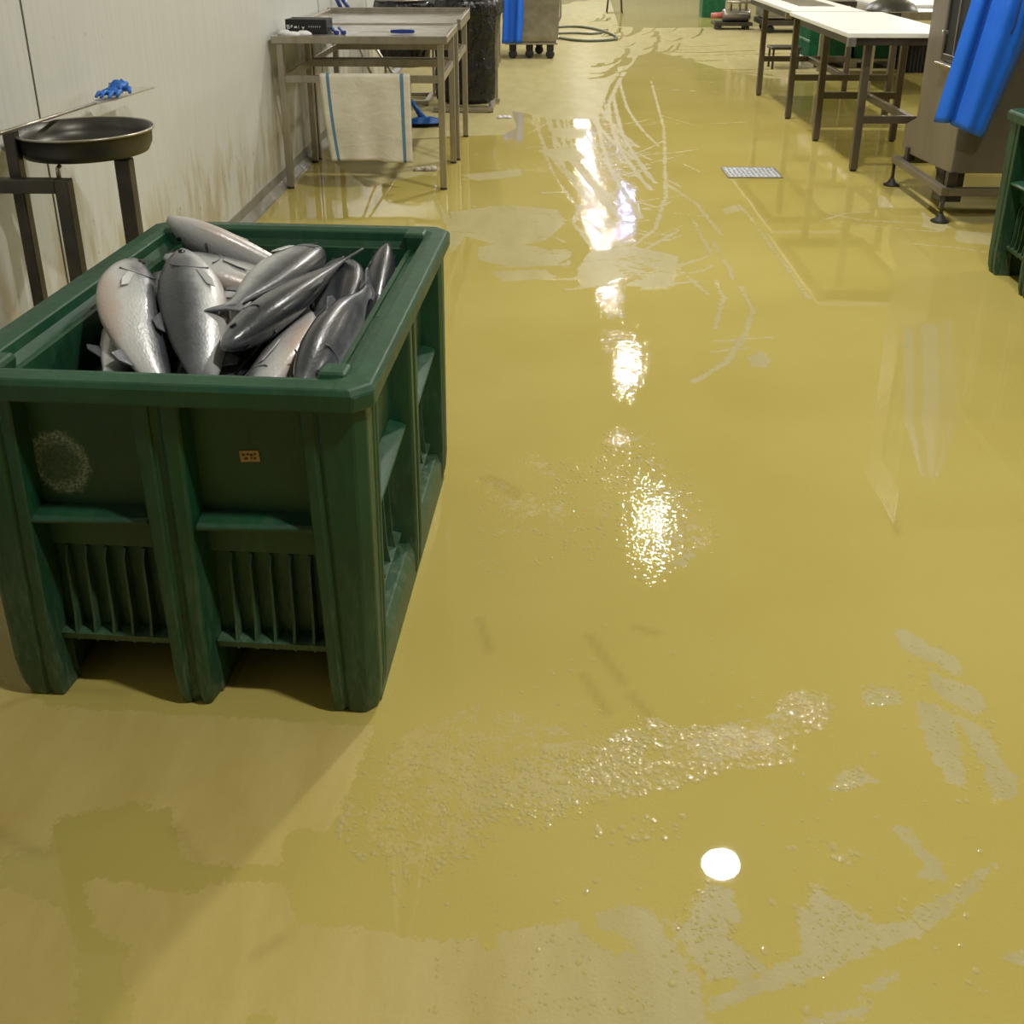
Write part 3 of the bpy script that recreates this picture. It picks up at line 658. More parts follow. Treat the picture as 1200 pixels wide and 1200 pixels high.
def make_fish(label, bend):
    t = thing('whole_fish', label, 'fish', (0, 0, 0), 0, 'silver fish heaped in the green bin')
    yb = lambda x: bend * (4 * (x / .60) ** 2 - .33)
    fish_body(bend=bend).build('body', M['fish'], t)
    e = yb(.29)
    fish_fin([(.27, e + .018, 0), (.318, e + .048, 0), (.334, e + .045, 0), (.318, e, 0), (.334, e - .045, 0), (.318, e - .048, 0), (.27, e - .018, 0)], .005).build('tail_fin', M['fin'], t, .0015)
    fish_fin([(-.03, yb(0) + .070, 0), (.0, yb(0) + .090, 0), (.03, yb(0) + .082, 0), (.045, yb(.05) + .065, 0)], .004).build('dorsal_fin', M['fin'], t, .001)
    fish_fin([(.10, yb(.1) - .06, 0), (.125, yb(.1) - .086, 0), (.145, yb(.15) - .078, 0), (.155, yb(.15) - .045, 0)], .004).build('anal_fin', M['fin'], t, .001)
    for s in (-1, 1):
        g = MB(); pts = []
        for i in range(9):
            a = -1.1 + 2.2 * i / 8; xx = -.195 + .03 * cos(a) ; yy = yb(-.18) + .050 * sin(a)
            pts.append((xx, yy, s * (.0418 - .010 * abs(sin(a)) ** 2)))
        g.tube(pts, .0022, 6).build('gill_slit', M['fin'], t)
        MB().lathe([(.001, -.003), (.007, -.0025), (.009, 0), (.007, .0025), (.001, .003)], 14, (-.252, yb(-.25) + .010, s * .0285)).build('eye', M['eye'], t)
        fish_fin([(-.155, yb(-.15) - .012, 0), (-.10, yb(-.1) - .03, 0), (-.085, yb(-.1) - .05, 0), (-.12, yb(-.12) - .045, 0), (-.158, yb(-.15) - .028, 0)], .003, (0, 0, s * .0442)).build('side_fin', M['fish'], t, .001)
    return t
FISH = [
    (0, 0.1324, -0.0308, 0.7737, (0.2001, 0.7483, 0.6082, 0.1734)),
    (0, 0.0471, 0.1474, 0.7674, (0.6781, -0.0088, -0.0503, -0.7332)),
    (0, -0.0526, -0.1752, 0.7622, (0.0257, 0.8349, -0.5178, -0.1848)),
    (1, -0.1591, -0.2033, 0.7527, (0.8468, -0.1564, 0.2557, -0.4394)),
    (0, 0.2711, -0.1464, 0.7346, (0.5594, 0.4456, 0.4295, 0.5514)),
    (2, -0.2227, 0.1519, 0.7124, (0.5573, 0.1188, 0.2422, 0.7853)),
    (2, 0.1885, 0.1451, 0.7068, (0.7292, 0.234, -0.1743, -0.619)),
    (2, -0.0609, 0.3936, 0.6924, (0.8275, -0.5049, 0.1657, 0.1811)),
    (2, 0.0036, -0.1173, 0.6864, (0.7647, -0.0148, 0.0663, -0.6408)),
    (1, 0.1395, -0.1465, 0.6863, (0.6617, -0.2079, -0.248, 0.6764)),
    (0, -0.2123, -0.1467, 0.6845, (0.7407, -0.2524, 0.13, -0.6088)),
    (0, -0.0079, 0.2915, 0.6799, (0.9704, -0.0321, 0.1854, 0.1513)),
    (1, 0.2775, 0.1611, 0.6574, (0.5394, 0.495, -0.3167, -0.6031)),
    (0, 0.2262, -0.1473, 0.6243, (0.6819, 0.0843, 0.0234, 0.7262)),
    (1, -0.147, 0.0136, 0.617, (0.1732, -0.7503, 0.618, -0.1582)),
    (0, -0.2488, -0.1499, 0.6069, (0.6533, 0.0153, 0.1013, 0.7501)),
    (0, -0.0446, 0.2881, 0.6065, (0.0753, 0.9697, -0.2243, -0.061)),
    (1, 0.0191, -0.0499, 0.6046, (0.4656, 0.0347, 0.0183, -0.8841)),
    (2, 0.0458, -0.2337, 0.6046, (0.0161, 0.9067, 0.4201, -0.0349))]   #@@FISH@@
protos = []
def put_fish():
    where = lambda i: FISH_LABELS[i] if i < len(FISH_LABELS) else 'silver fish buried almost out of sight under the top layer of the heap'
    for i, (v, x, y, z, q) in enumerate(FISH):
        while len(protos) <= 2: protos.append(None)
        if protos[v] is None:
            protos[v] = make_fish('', (0., .045, -.05)[v]); o = protos[v]
        else: o = copy_tree(protos[v])
        o.rotation_mode = 'QUATERNION'
        o.matrix_world = BM @ (Matrix.Translation((x, y, z)) @ Matrix(Euler((0, 0, 0)).to_matrix().to_4x4() if False else __import__('mathutils').Quaternion(q).to_matrix().to_4x4()))
        o['label'] = where(i)
FISH_LABELS = [
    'topmost dark-backed fish lying diagonally across the middle of the heap',
    'grey fish at the back centre of the heap, partly under the diagonal one',
    'broad fish with a dark left half, head up, at centre left of the heap',
    'pale fish at the far left of the heap, head up beside the bin wall',
    'dark-backed fish at the near right of the heap, beside the right rim',
    'small visible flank of a fish between the two upright fish on the left',
    'fish wedged upright right of the heap centre, under the tail of the topmost fish',
    'fish poking its head over the back left corner of the bin rim',
    'fish lying low at the front centre, left of the pale bellied one',
    'pale-bellied fish at the front of the heap, left of the dark near right fish',
    'fish low at the far left front whose grey tail shows beside the pale fish',
    'pinkish fish lying behind the broad upright fish, below the one at the back left corner',
    'slender dark fish standing at the far right against the bin wall',
]   #@@LABELS@@
put_fish()
# crushed ice bed
def ice_bed():
    mb = MB(); nx, ny = 40, 52; a, b_ = BW / 2 - .0985, BD / 2 - .0985; vs = []; fs = []
    for j in range(ny + 1):
        for i in range(nx + 1):
            x = -a + 2 * a * i / nx; y = -b_ + 2 * b_ * j / ny
            z = ICE_Z + .008 * sin(7 * x + 3 * y) + rnd.uniform(-.004, .004)
            vs.append((x, y, z))
    for j in range(ny):
        for i in range(nx): k = j * (nx + 1) + i; fs.append((k, k + 1, k + nx + 2, k + nx + 1))
    o = len(vs); vs += [(-a, -b_, .156), (a, -b_, .156), (a, b_, .156), (-a, b_, .156)]; fs.append((o + 3, o + 2, o + 1, o))
    bot = [0, nx, (nx + 1) * (ny + 1) - 1, (nx + 1) * ny]
    edges = [list(range(0, nx + 1)), [(nx + 1) * j + nx for j in range(ny + 1)], [(nx + 1) * ny + i for i in range(nx, -1, -1)], [(nx + 1) * j for j in range(ny, -1, -1)]]
    for k, e in enumerate(edges): fs.append([o + k] + [o + (k + 1) % 4][:0] + [o + (k + 1) % 4] + e[::-1])
    mb.add(vs, fs); ob = mb.build('crushed_ice', M['ice'])
    ob.matrix_world = BM
    tag(ob, 'crushed ice filling the gaps between the fish in the green bin', 'ice', kind='stuff')
ICE_Z = .55
ice_bed()

# ------------------------------------------------------------------ steel tables on the left
def frame_table(label, x0, x1, y0, y1, h, rail_h, leg=.04, lip=0, group=None):
    t = thing('steel_table', label, 'table', ((x0 + x1) / 2, (y0 + y1) / 2, 0), 0, group)
    a, b_ = (x1 - x0) / 2, (y1 - y0) / 2
    MB().box(-a + .012, a - .012, -b_ + .012, b_ - .012, h - .018, h - .006).build('table_top', M['steel_top'], t, .003)
    fr = MB()
    for s in (-1, 1):
        fr.box(-a, a, min(s * b_, s * (b_ - .03)), max(s * b_, s * (b_ - .03)), h - .045, h + (lip if s > 0 else 0))
        fr.box(min(s * a, s * (a - .03)), max(s * a, s * (a - .03)), -b_ + .03, b_ - .03, h - .045, h + lip * (.7))
    fr.build('top_frame', M['steel'], t, .003)
    lx, ly = a - .045, b_ - .03
    for sx in (-1, 1):
        for sy in (-1, 1):
            lg = MB().box(sx * lx - leg / 2, sx * lx + leg / 2, sy * ly - leg / 2, sy * ly + leg / 2, .012, h - .045).build('leg', M['steel'], t, .003)
            MB().lathe([(.022, 0), (.024, .006), (.016, .014)], 14, (sx * lx, sy * ly, 0)).build('foot', M['rubber'], lg)
    r = rail_h
    for s in (-1, 1):
        MB().bar((-lx + leg / 2, s * ly, r), (lx - leg / 2, s * ly, r), .03, .045).build('rail', M['steel'], t, .002)
        MB().bar((s * lx, -ly + leg / 2, r), (s * lx, ly - leg / 2, r), .03, .045).build('rail', M['steel'], t, .002)
    return t
T1 = frame_table('brown-grey steel table by the left wall with a towel on its rail', -1.655, -.575, 6.43, 7.27, .955, .695)
T2 = frame_table('steel table with a raised lip behind the towel table', -1.655, -.555, 7.31, 8.24, .955, .70, lip=.035)
# towel
def cloth(name, mat, fn, nu, nv, thick=.003, parent=None):
    mb = MB(); vs = []; fs = []
    for j in range(nv + 1):
        for i in range(nu + 1): vs.append(fn(i / nu, j / nv))
    for j in range(nv):
        for i in range(nu): k = j * (nu + 1) + i; fs.append((k, k + 1, k + nu + 2, k + nu + 1))
    mb.add(vs, fs, True); o = mb.build(name, mat, parent, solid=thick)
    uv = o.data.uv_layers.new(name='UVMap'); nn = nu + 1
    for lp in o.data.loops: uv.data[lp.index].uv = ((lp.vertex_index % nn) / nu, (lp.vertex_index // nn) / nv)
    return o
def towel_fn(u, v):
    ry, rz = 6.46, .695; wth = .57 - .09 * 0 * v
    x = -1.375 + u * (.565) + v * v * .055 * (1 - u) * .9
    s = v * .78 - .16          # length: part goes over the rail and down behind it
    if s < -.045: return (x, ry + .021, rz + .025 + (s + .045))
    if s < .0:
        a = (s + .045) / .045 * pi; return (x, ry + .021 * cos(a), rz + .026 + .008 * sin(a))
    k = s / .6
    return (x, ry - .022 - .004 * k - k * (.010 * sin(u * 9) + .008 * sin(u * 17 + 2)) - .006 * k, rz + .024 - s * .86 + .006 * k * sin(u * 5))
tag(cloth('towel', M['towel'], towel_fn, 30, 40), 'cream linen towel with two blue stripes hanging over the table rail', 'towel')
# things on table 1
tz = .951
bx = thing('glove_box', 'black cardboard box with white print lying on the left steel table', 'box', (-1.47, 6.69, tz), radians(-8))
MB().box(-.135, .135, -.06, .06, 0, .085).build('carton', M['black_plastic'], bx, .002)
lidm = Matrix.Translation((0, .06, .085)) @ Matrix.Rotation(radians(14), 4, 'X')
MB().box(-.133, .133, -.12, 0, 0, .003, mat=lidm).build('lid_flap', M['black_plastic'], bx)
pr = MB()
def stroke_text(mb, segs, x, z, s, w, y):
    for (ax, az, bx_, bz) in segs: mb.bar((x + ax * s, y, z + az * s), (x + bx_ * s, y, z + bz * s), .001, w)
big_ = {'S': [(0, 0, 1, 0), (1, 0, 1, .5), (1, .5, 0, .5), (0, .5, 0, 1), (0, 1, 1, 1)], 'a': [(0, 0, 0, .6), (0, .6, .9, .6), (.9, .6, .9, 0), (0, .3, .9, .3)], 'l': [(.2, 0, .2, 1)], 'f': [(.2, 0, .2, 1), (.2, 1, .8, 1), (0, .6, .7, .6)], 'y': [(0, .6, .4, 0), (.8, .6, .2, -.3)]}
for i, ch in enumerate('Sfaly'): stroke_text(pr, big_[ch], -.125 + i * .025, .03, .018, .005, -.0608)
for i in range(6): stroke_text(pr, [(0, 0, 0, .8), (0, .8, .6, .8)], .02 + i * .014, .035, .012, .002, -.0608)
pr.build('printed_marks', M['white_ink'], bx)
pa = MB(); 
for i, (x, y, r) in enumerate([(0, 0, .06), (.07, .02, .05), (-.05, .03, .045)]):
    pa.lathe([(.002, .002), (r * .5, .022 + .004 * i), (r, .012), (r * 1.05, .0)], 9, (x, y, 0), sx=1, sy=.7)
tag(pa.build('crumpled_wrapper', M['rag'], loc=(-1.545, 6.52, tz)), 'crumpled white plastic wrapper on the table corner beside the black box', 'wrapper')
kn = thing('fillet_knife', 'fillet knife with navy blue handle lying on the left steel table', 'knife', (-.93, 6.62, tz), radians(4))
MB().loft([[(-.015 + .0, -.011, .006), (-.015, .011, .006), (-.015, .011, .024), (-.015, -.011, .024)], [(.05, -.013, .002), (.05, .013, .002), (.05, .013, .028), (.05, -.013, .028)], [(.12, -.012, .003), (.12, .012, .003), (.12, .012, .026), (.12, -.012, .026)], [(.135, -.006, .006), (.135, .006, .006), (.135, .006, .022), (.135, -.006, .022)]]).build('handle', M['navy_plastic'], kn, .004, 2)
MB().loft([[(-.015, -.010, .012), (-.015, .010, .012), (-.015, .010, .0145), (-.015, -.010, .0145)], [(-.12, -.011, .012), (-.12, .006, .012), (-.12, .006, .0135), (-.12, -.011, .0135)], [(-.21, -.004, .012), (-.21, -.002, .012), (-.21, -.002, .013), (-.21, -.004, .013)]]).build('blade', M['steel'], kn)
for i in range(2):  # two short blue sticks, each with a darker block at one end
    b2 = thing('stick', 'short blue brush standing on the left table beside the box' if i == 0 else 'second short blue brush on the left table, nearer the knife', 'stick', (-1.285 + .045 * i, 6.60, tz), radians(25), 'short blue sticks on the left table')
    MB().bar((0, 0, .009), (.0, .10, .03), .018, .014).build('handle', M['blue_plastic'], b2, .004)
    MB().box(-.013, .013, -.03, .015, 0, .022).build('stick_block', M['navy_plastic'], b2, .003)

# litter
lt = MB(); 
for i in range(4): lt.lathe([(.004, .0), (.03, .002), (.022, .02 + .004 * i), (.004, .026)], 7, (.035 * i - .05, .01 * (i % 2), 0), sx=1.1, sy=.7)
tag(lt.build('torn_paper', M['pallet'], loc=(-.80, 6.98, 0)), 'small torn scrap of pale paper on the floor by the near table leg', 'litter')
lt2 = MB()
for i in range(3): lt2.lathe([(.004, .0), (.028, .002), (.02, .018), (.004, .024)], 7, (.04 * i, .02 * (i % 2), 0))
tag(lt2.build('foil_scrap', M['rag'], loc=(-.36, 9.05, 0)), 'small crumpled foil scrap on the floor at the foot of the rubbish bag', 'litter')

# floor squeegees leaning on the wall
def squeegee(label, foot, top, head_w, rz):
    t = thing('floor_squeegee', label, 'squeegee', foot, 0)
    f = Vector((0, 0, .06)); tp = Vector(top) - Vector(foot)
    d = (tp - f).normalized()
    MB().tube([f + d * .18, tp - d * .2], .012, 10).build('pole', M['steel'], t)
    MB().tube([tp - d * .2, tp - d * .01, tp], [.015, .018, .01], 10).build('grip', M['navy_plastic'], t)
    c, s = cos(rz), sin(rz)
    MB().tube([f + Vector((0, 0, .0)), f + d * .10, f + d * .19], [.03, .022, .016], 10).build('socket', M['blue_plastic'], t)
    mr_ = Matrix.Rotation(rz, 4, 'Z')
    hd = MB(); w = head_w / 2
    hd.loft([[(-w, -.03, .035), (-w, .03, .035), (-w, .02, .055), (-w, -.02, .055)], [(-.05, -.06, .035), (-.05, .06, .035), (-.05, .03, .085), (-.05, -.03, .085)], [(.05, -.06, .035), (.05, .06, .035), (.05, .03, .085), (.05, -.03, .085)], [(w, -.03, .035), (w, .03, .035), (w, .02, .055), (w, -.02, .055)]], mat=mr_)
    hd.build('head', M['blue_plastic'], t, .003)
    MB().box(-w, w, -.008, .008, 0, .035, mat=mr_).build('rubber_blade', M['rubber'], t)
    return t
squeegee('blue floor squeegee under the left tables, its head showing right of the towel', (-.98, 8.62, 0), (-1.655, 8.78, 1.04), .34, .15)
squeegee('second squeegee leaning on the wall left of the blue-headed one', (-1.22, 8.50, 0), (-1.655, 8.52, 1.08), .26, 1.35)

# rubbish bags
def rubbish_bag(label, loc, w, d, z0, z1, seed):
    t = thing('rubbish_bag', label, 'rubbish bag', loc)
    r2 = random.Random(seed); rings = []; n = 28
    ph = [r2.uniform(0, 6.28) for _ in range(6)]
    for k in range(19):
        v = k / 18; z = z0 + (z1 - z0) * v
        f = .80 + .20 * min(1, v * 3) ** .7 + .05 * sin(v * 7 + ph[0])
        if k == 0: f *= .8
        rings.append([((w / 2) * f * (1 + .045 * sin(5 * a + ph[1] + 3 * v) + .03 * sin(11 * a + ph[2] - 4 * v)) * cos(a),
                       (d / 2) * f * (1 + .045 * sin(4 * a + ph[3] - 2 * v) + .03 * sin(9 * a + ph[4])) * sin(a), z + (.02 * sin(3 * a + ph[5]) if 0 < k < 18 else 0)) for a in [2 * pi * i / n for i in range(n)]])
    # fold over ring
    top = rings[-1]
    for f, dz in ((1.05, .01), (1.09, -.03), (1.08, -.12)):
        rings.append([(x * f, y * f, z1 + dz + .012 * sin(i * 1.7)) for i, (x, y, z) in enumerate(top)])
    MB().loft(rings, True, caps=False).build('bag', M['bag'], t)
    MB().add([(x * .98, y * .98, z0 + .002) for x, y, z in rings[0]], [tuple(range(n))]).build('bag_bottom', M['bag'], t)
    pts = [((w / 2) * 1.0 * cos(2 * pi * i / 28), (d / 2) * 1.0 * sin(2 * pi * i / 28), z1 + .022) for i in range(29)]
    MB().tube(pts, .010, 8).build('hoop', M['steel'], t)
    base = MB()
    for sx in (-1, 1):
        base.bar((sx * w / 2 * .9, d / 2 * 1.12, .03), (sx * w / 2 * .9, d / 2 * 1.12, z1), .025)
    base.bar((-w / 2, -d / 2 * .9, .03), (w / 2 * .8, -d / 2 * .9, .03), .04, .04); base.bar((-w / 2, d / 2 * 1.12, .03), (w / 2, d / 2 * 1.12, .03), .04, .04)
    for sx in (-1, 1): base.bar((sx * w / 2 * .8, -d / 2 * .9, .03), (sx * w / 2 * .8, d / 2 * 1.12, .03), .04, .04)
    base.build('stand', M['steel'], t, .003)
    return t
rubbish_bag('tall glossy black rubbish bag on a hoop stand right behind the steel tables', (-.68, 9.55, 0), .58, .5, .06, .96, 3)
rubbish_bag('shorter black rubbish bag hanging further left, seen through the table rails', (-1.28, 9.9, 0), .52, .48, .34, .92, 9)

# ------------------------------------------------------------------ round pan on a stand, left
ps = thing('pan_stand', 'dark square-tube steel stand against the left wall behind the green bin', 'stand', (-1.45, 3.0, 0))
for (x, y, h, w) in ((.02, -.02, .885, .042), (.155, .12, .918, .046), (-.135, .02, 1.02, .036)):
    MB().box(x - w / 2, x + w / 2, y - w / 2, y + w / 2, .0, h).build('leg', M['steel_dark'], ps, .003)
MB().bar((.0, -.02, .865), (-.19, -.02, .865), .04, .042).build('rail', M['steel_dark'], ps, .003)
MB().bar((.03, -.0, .22), (.145, .105, .22), .03, .03).build('rail', M['steel_dark'], ps, .003)
MB().bar((-.12, .03, .26), (.14, .12, .26), .03, .03).build('rail', M['steel_dark'], ps, .003)
MB().tube([(.0, -.0, .885), (.0, .0, .912), (.004, .01, .920)], .007, 8).build('support_pin', M['steel'], ps)
pn = thing('round_pan', 'large shallow round dark pan resting on the steel stand', 'pan', (-1.428, 3.17, .925), 0)
MB().lathe([(.004, -.004), (.15, -.002), (.186, .004), (.199, .03), (.202, .072), (.208, .073), (.208, .077), (.198, .076), (.194, .04), (.18, .012), (.15, .004), (.004, .003)], 48).build('bowl', M['pan'], pn)
MB().tube([(.208 * cos(2 * pi * i / 48), .208 * sin(2 * pi * i / 48), .075) for i in range(49)], .004, 6).build('rolled_rim', M['steel'], pn)
MB().tube([(-.175, -.09, .04), (-.205, -.115, .035), (-.222, -.09, .035), (-.197, -.03, .04)], .009, 8).build('handle', M['white_cable'], pn)
pd = thing('long_paddle', 'long thin steel paddle lying across the pan rim', 'paddle', (-1.56, 2.914, 1.034), 0)
A, B = Vector((-.10, -.75, .0)), Vector((-.02, .60, -.004))
A, B = Vector((0, 0, 0)), Vector((0, 1.146, -.038))
dr = (B - A).normalized()
MB().tube([A, A + dr * .72], .006, 8).build('rod', M['steel'], pd)
MB().loft([[A + dr * .66 + Vector((-.008, 0, -.003)), A + dr * .66 + Vector((.008, 0, -.003)), A + dr * .66 + Vector((.008, 0, .003)), A + dr * .66 + Vector((-.008, 0, .003))],
           [A + dr * .76 + Vector((-.035, 0, -.002)), A + dr * .76 + Vector((.035, 0, -.002)), A + dr * .76 + Vector((.035, 0, .002)), A + dr * .76 + Vector((-.035, 0, .002))],
           [B + Vector((-.04, 0, -.002)), B + Vector((.04, 0, -.002)), B + Vector((.04, 0, .002)), B + Vector((-.04, 0, .002))]]).build('blade', M['steel_top'], pd)
gl = thing('rubber_glove', 'crumpled bright blue glove lying on the steel paddle', 'glove', (-1.56, 3.80, 1.010), 0)
r3 = random.Random(5); g = MB(); rings = []
for k in range(13):
    t_ = k / 12; f = sin(pi * min(1, t_ * .96 + .03)) ** .5
    rings.append([((.030 + .006 * sin(k * 2.1)) * f * cos(a) * (1 + .25 * sin(3 * a + k)), -.085 + t_ * .15 + .006 * sin(5 * a), .006 + .024 * f * (.5 + .5 * sin(a)) * (1 + .5 * sin(2 * k + 2 * a)) + (.022 * t_ if t_ > .4 else 0)) for a in [2 * pi * i / 14 for i in range(14)]])
g.loft(rings, True).build('palm', M['glove'], gl)
for i, (x, l) in enumerate([(-.024, .05), (-.008, .065), (.010, .06), (.026, .045)]):
    MB().tube([(x, -.07, .014), (x * 1.4, -.07 - l * .5, .018 + .006 * (i % 2)), (x * 1.5, -.07 - l, .008)], [.010, .009, .005], 8).build('finger', M['glove'], gl)
MB().tube([(.02, .0, .02), (.045, -.01, .022), (.055, -.035, .012)], [.011, .010, .006], 8).build('thumb', M['glove'], gl)

# ------------------------------------------------------------------ drain
dg = thing('drain_grate', 'rectangular light grey perforated drain grate set in the wet floor', 'drain grate', (1.45, 6.98, 0), 0)
MB().box(-.175, .175, -.145, .145, .001, .006).build('plate', M['grate'], dg, .001)
f_ = MB()
for s in (-1, 1): f_.box(-.185, .185, min(s * .145, s * .157), max(s * .145, s * .157), 0, .007); f_.box(min(s * .175, s * .187), max(s * .175, s * .187), -.145, .145, 0, .007)
f_.build('frame', M['steel'], dg)

# ------------------------------------------------------------------ right tables
def board_table(label, x0, x1, y0, y1, lx0, lx1, group=None):
    t = thing('work_table', label, 'table', (0, 0, 0), 0, group); h = .90
    fr = MB()
    fr.box(x0 + .02, x1 - .02, y0 + .02, y0 + .06, h - .045, h - .002); fr.box(x0 + .02, x1 - .02, y1 - .06, y1 - .02, h - .045, h - .002)
    fr.box(x0 + .02, x0 + .06, y0 + .06, y1 - .06, h - .045, h - .002); fr.box(x1 - .06, x1 - .02, y0 + .06, y1 - .06, h - .045, h - .002)
    if lx1 > x1: fr.box(x1 - .02, lx1 + .025, y0 + .12, y0 + .17, h - .045, h - .005); fr.box(x1 - .02, lx1 + .025, y1 - .24, y1 - .19, h - .045, h - .005)
    fr.build('top_frame', M['steel_dark'], t, .003)
    MB().box(x0 + .0, x0 + .055, y0 - .006, y0 + .02, h - .05, h + .004).build('corner_bracket', M['steel'], t, .002)
    for y in (y0 + .145, y1 - .215):
        for x in (lx0, lx1):
            lg = MB().box(x - .024, x + .024, y - .024, y + .024, .012, h - .045).build('leg', M['table_leg'], t, .003)
            MB().lathe([(.02, 0), (.024, .006), (.014, .014)], 12, (x, y, 0)).build('foot', M['rubber'], lg)
        MB().bar((lx0 + .024, y, .355), (lx1 - .024, y, .355), .04, .05).build('cross_rail', M['table_leg'], t, .002)
    xm = (lx0 + lx1) / 2 + .05
    MB().bar((xm, y0 + .17, .355), (xm, y1 - .24, .355), .04, .05).build('long_rail', M['table_leg'], t, .002)
    return t
board_table('nearer steel-legged work table on the right, under the first white board', 1.985, 2.72, 6.92, 8.33, 2.165, 2.76)
board_table('farther steel-legged work table on the right, under the second white board', 2.03, 2.62, 8.95, 10.62, 2.165, 3.0)
tag(MB().box(1.985, 2.72, 6.92, 8.62, .9045, .9345).build('cutting_board', M['white_board'], bevel=.004, seg=2), 'long white cutting board on the nearer right work table', 'cutting board', 'white cutting boards on the right tables')
tag(MB().box(2.03, 2.62, 8.70, 10.9, .9045, .9345).build('cutting_board', M['white_board'], bevel=.004, seg=2), 'long white cutting board on the farther right work table', 'cutting board', 'white cutting boards on the right tables')
tag(MB().box(2.18, 2.5, 9.2, 10.0, .9348, .939).build('steel_tray_insert', M['steel_top'], bevel=.001), 'thin grey steel plate lying on the farther white board', 'plate')

# rear steel bench and white boards
RBX = 3.1
rb = thing('steel_bench', 'wide grey stainless bench behind the right work tables', 'table', (0, 0, 0))
MB().box(3.1, 4.9, 10.2, 12.3, .78, .80).build('bench_top', M['steel_top'], rb, .003)
e = MB(); e.box(3.1, 4.9, 10.17, 10.2, .74, .815); e.box(3.1, 4.9, 12.3, 12.33, .74, .95); e.box(3.07, 3.1, 10.17, 12.33, .74, .815); e.build('bench_edge', M['steel'], rb, .003)
for x in (3.2, 4.8):
    for y in (10.3, 12.2): MB().box(x - .02, x + .02, y - .02, y + .02, 0, .78).build('leg', M['steel'], rb, .003)
tag(MB().box(3.45, 4.55, 10.9, 11.9, .801, .83).build('cutting_board', M['white_board'], bevel=.004, seg=2), 'white board lying on the grey bench at the upper right', 'cutting board')
bw = thing('dark_bowl', 'dark upturned bowl on the bench edge beside the machine', 'bowl', (3.40, 10.5, .8005))
MB().lathe([(.25, 0), (.245, .012), (.20, .07), (.12, .11), (.05, .125), (.003, .128)], 36).build('dome', M['pan'], bw)
MB().lathe([(.03, .126), (.032, .138), (.003, .142)], 20).build('knob', M['black_plastic'], bw)

# crates
def crate(label, loc, rz=0, mat=None, w=.50, d=.36, h=.205):
    t = thing('fish_crate', label, 'crate', loc, rz, 'green crates stacked on the pale pallet'); m = mat or M['crate']
    b = MB(); b.box(-w / 2 + .015, w / 2 - .015, -d / 2 + .015, d / 2 - .015, 0, .012)
    for s in (-1, 1):
        b.box(-w / 2 + .01, w / 2 - .01, s * (d / 2 - .012) - .004, s * (d / 2 - .012) + .004, .012, h - .03)
        b.box(s * (w / 2 - .012) - .004, s * (w / 2 - .012) + .004, -d / 2 + .016, d / 2 - .016, .012, h - .03)
    b.build('basket', m, t)
    r = MB()
    for s in (-1, 1):
        r.box(-w / 2, w / 2, s * (d / 2 - .012) - .014, s * (d / 2 - .012) + .014, h - .03, h); r.box(s * (w / 2 - .012) - .014, s * (w / 2 - .012) + .014, -d / 2 + .026, d / 2 - .026, h - .03, h)
    r.build('rim', m, t, .003)
    q = MB()
    for i in range(9):
        u = -w / 2 + .03 + (w - .06) * i / 8
        for s in (-1, 1): q.box(u - .006, u + .006, s * (d / 2 - .012) - .013, s * (d / 2 - .012) + .013, .0, h - .03)
    for i in range(6):
        u = -d / 2 + .03 + (d - .06) * i / 5
        for s in (-1, 1): q.box(s * (w / 2 - .012) - .013, s * (w / 2 - .012) + .013, u - .006, u + .006, .0, h - .03)
    q.build('ribs', m, t)
    return t
pl = thing('pallet', 'pale low pallet under the green crates behind the right tables', 'pallet', (3.66, 12.85, 0))
MB().box(-.58, .58, -.38, .38, .085, .11).build('deck', M['pallet'], pl, .004)
for x in (-.5, 0, .5): MB().box(x - .06, x + .06, -.36, .36, 0, .085).build('runner', M['pallet'], pl, .004)
cpos = [(-.27, -.19, 0, 'lower near crate of the left green stack under the bench'), (.27, -.19, 0, 'lower near crate of the right green stack under the bench'), (-.27, -.19, 1, 'upper near crate of the left green stack under the bench'), (.27, -.19, 1, 'upper near crate of the right green stack under the bench'),
        (-.27, .19, 0, 'lower far crate of the left green stack under the bench'), (-.27, .19, 1, 'upper far crate of the left green stack under the bench'), (.27, .19, 0, 'lower far crate of the right green stack under the bench'), (.27, .19, 1, 'upper far crate of the right green stack under the bench')]
c0 = None
for x, y, k, lab in cpos:
    lc = (3.66 + x, 12.85 + y, .112 + .206 * k)
    if c0 is None: c0 = crate(lab, lc)
    else: o = copy_tree(c0); o.location = lc; o['label'] = lab
o = crate('black lattice crate standing on the floor left of the machine', (4.36, 12.3, 0), .1, M['black_plastic'], .40, .34, .34); del o['group']
o = crate('dark green crate on top of the black lattice crate', (4.36, 12.3, .342), .1, None, .40, .34, .14); del o['group']

# ------------------------------------------------------------------ stainless machine, right
mc = thing('steel_machine', 'tall grey-brown stainless machine on a raised base frame at the right', 'machine', (2.33, 5.80, 0))
b = MB()
YL = .84
pro = [(0, .275), (.78, .235), (YL, .26), (YL, .40), (.655, .475), (.655, 2.05), (0, 2.05)]      # (y, z) outline of the side, extruded in x
b.loft([[(x, y, z) for y, z in pro] for x in (0, .95)])
b.build('body', M['machine'], mc, .006, 2)
dw = MB(); dw.box(-.006, .004, .06, .345, .90, 1.75); dw.build('door_shade_panel', M['black_plastic'], mc, .003)  # flat black panel stands in for the shade inside the door recess
df = MB(); df.box(-.016, .0, .345, .375, .86, 1.79); df.box(-.016, .0, .03, .06, .86, 1.79); df.box(-.016, .0, .06, .345, .86, .90); df.box(-.016, .0, .06, .345, 1.75, 1.79)
df.build('door_frame', M['steel_dark'], mc, .003)
MB().box(-.012, -.004, .20, .21, .9, 1.75).build('door_edge', M['steel'], mc)
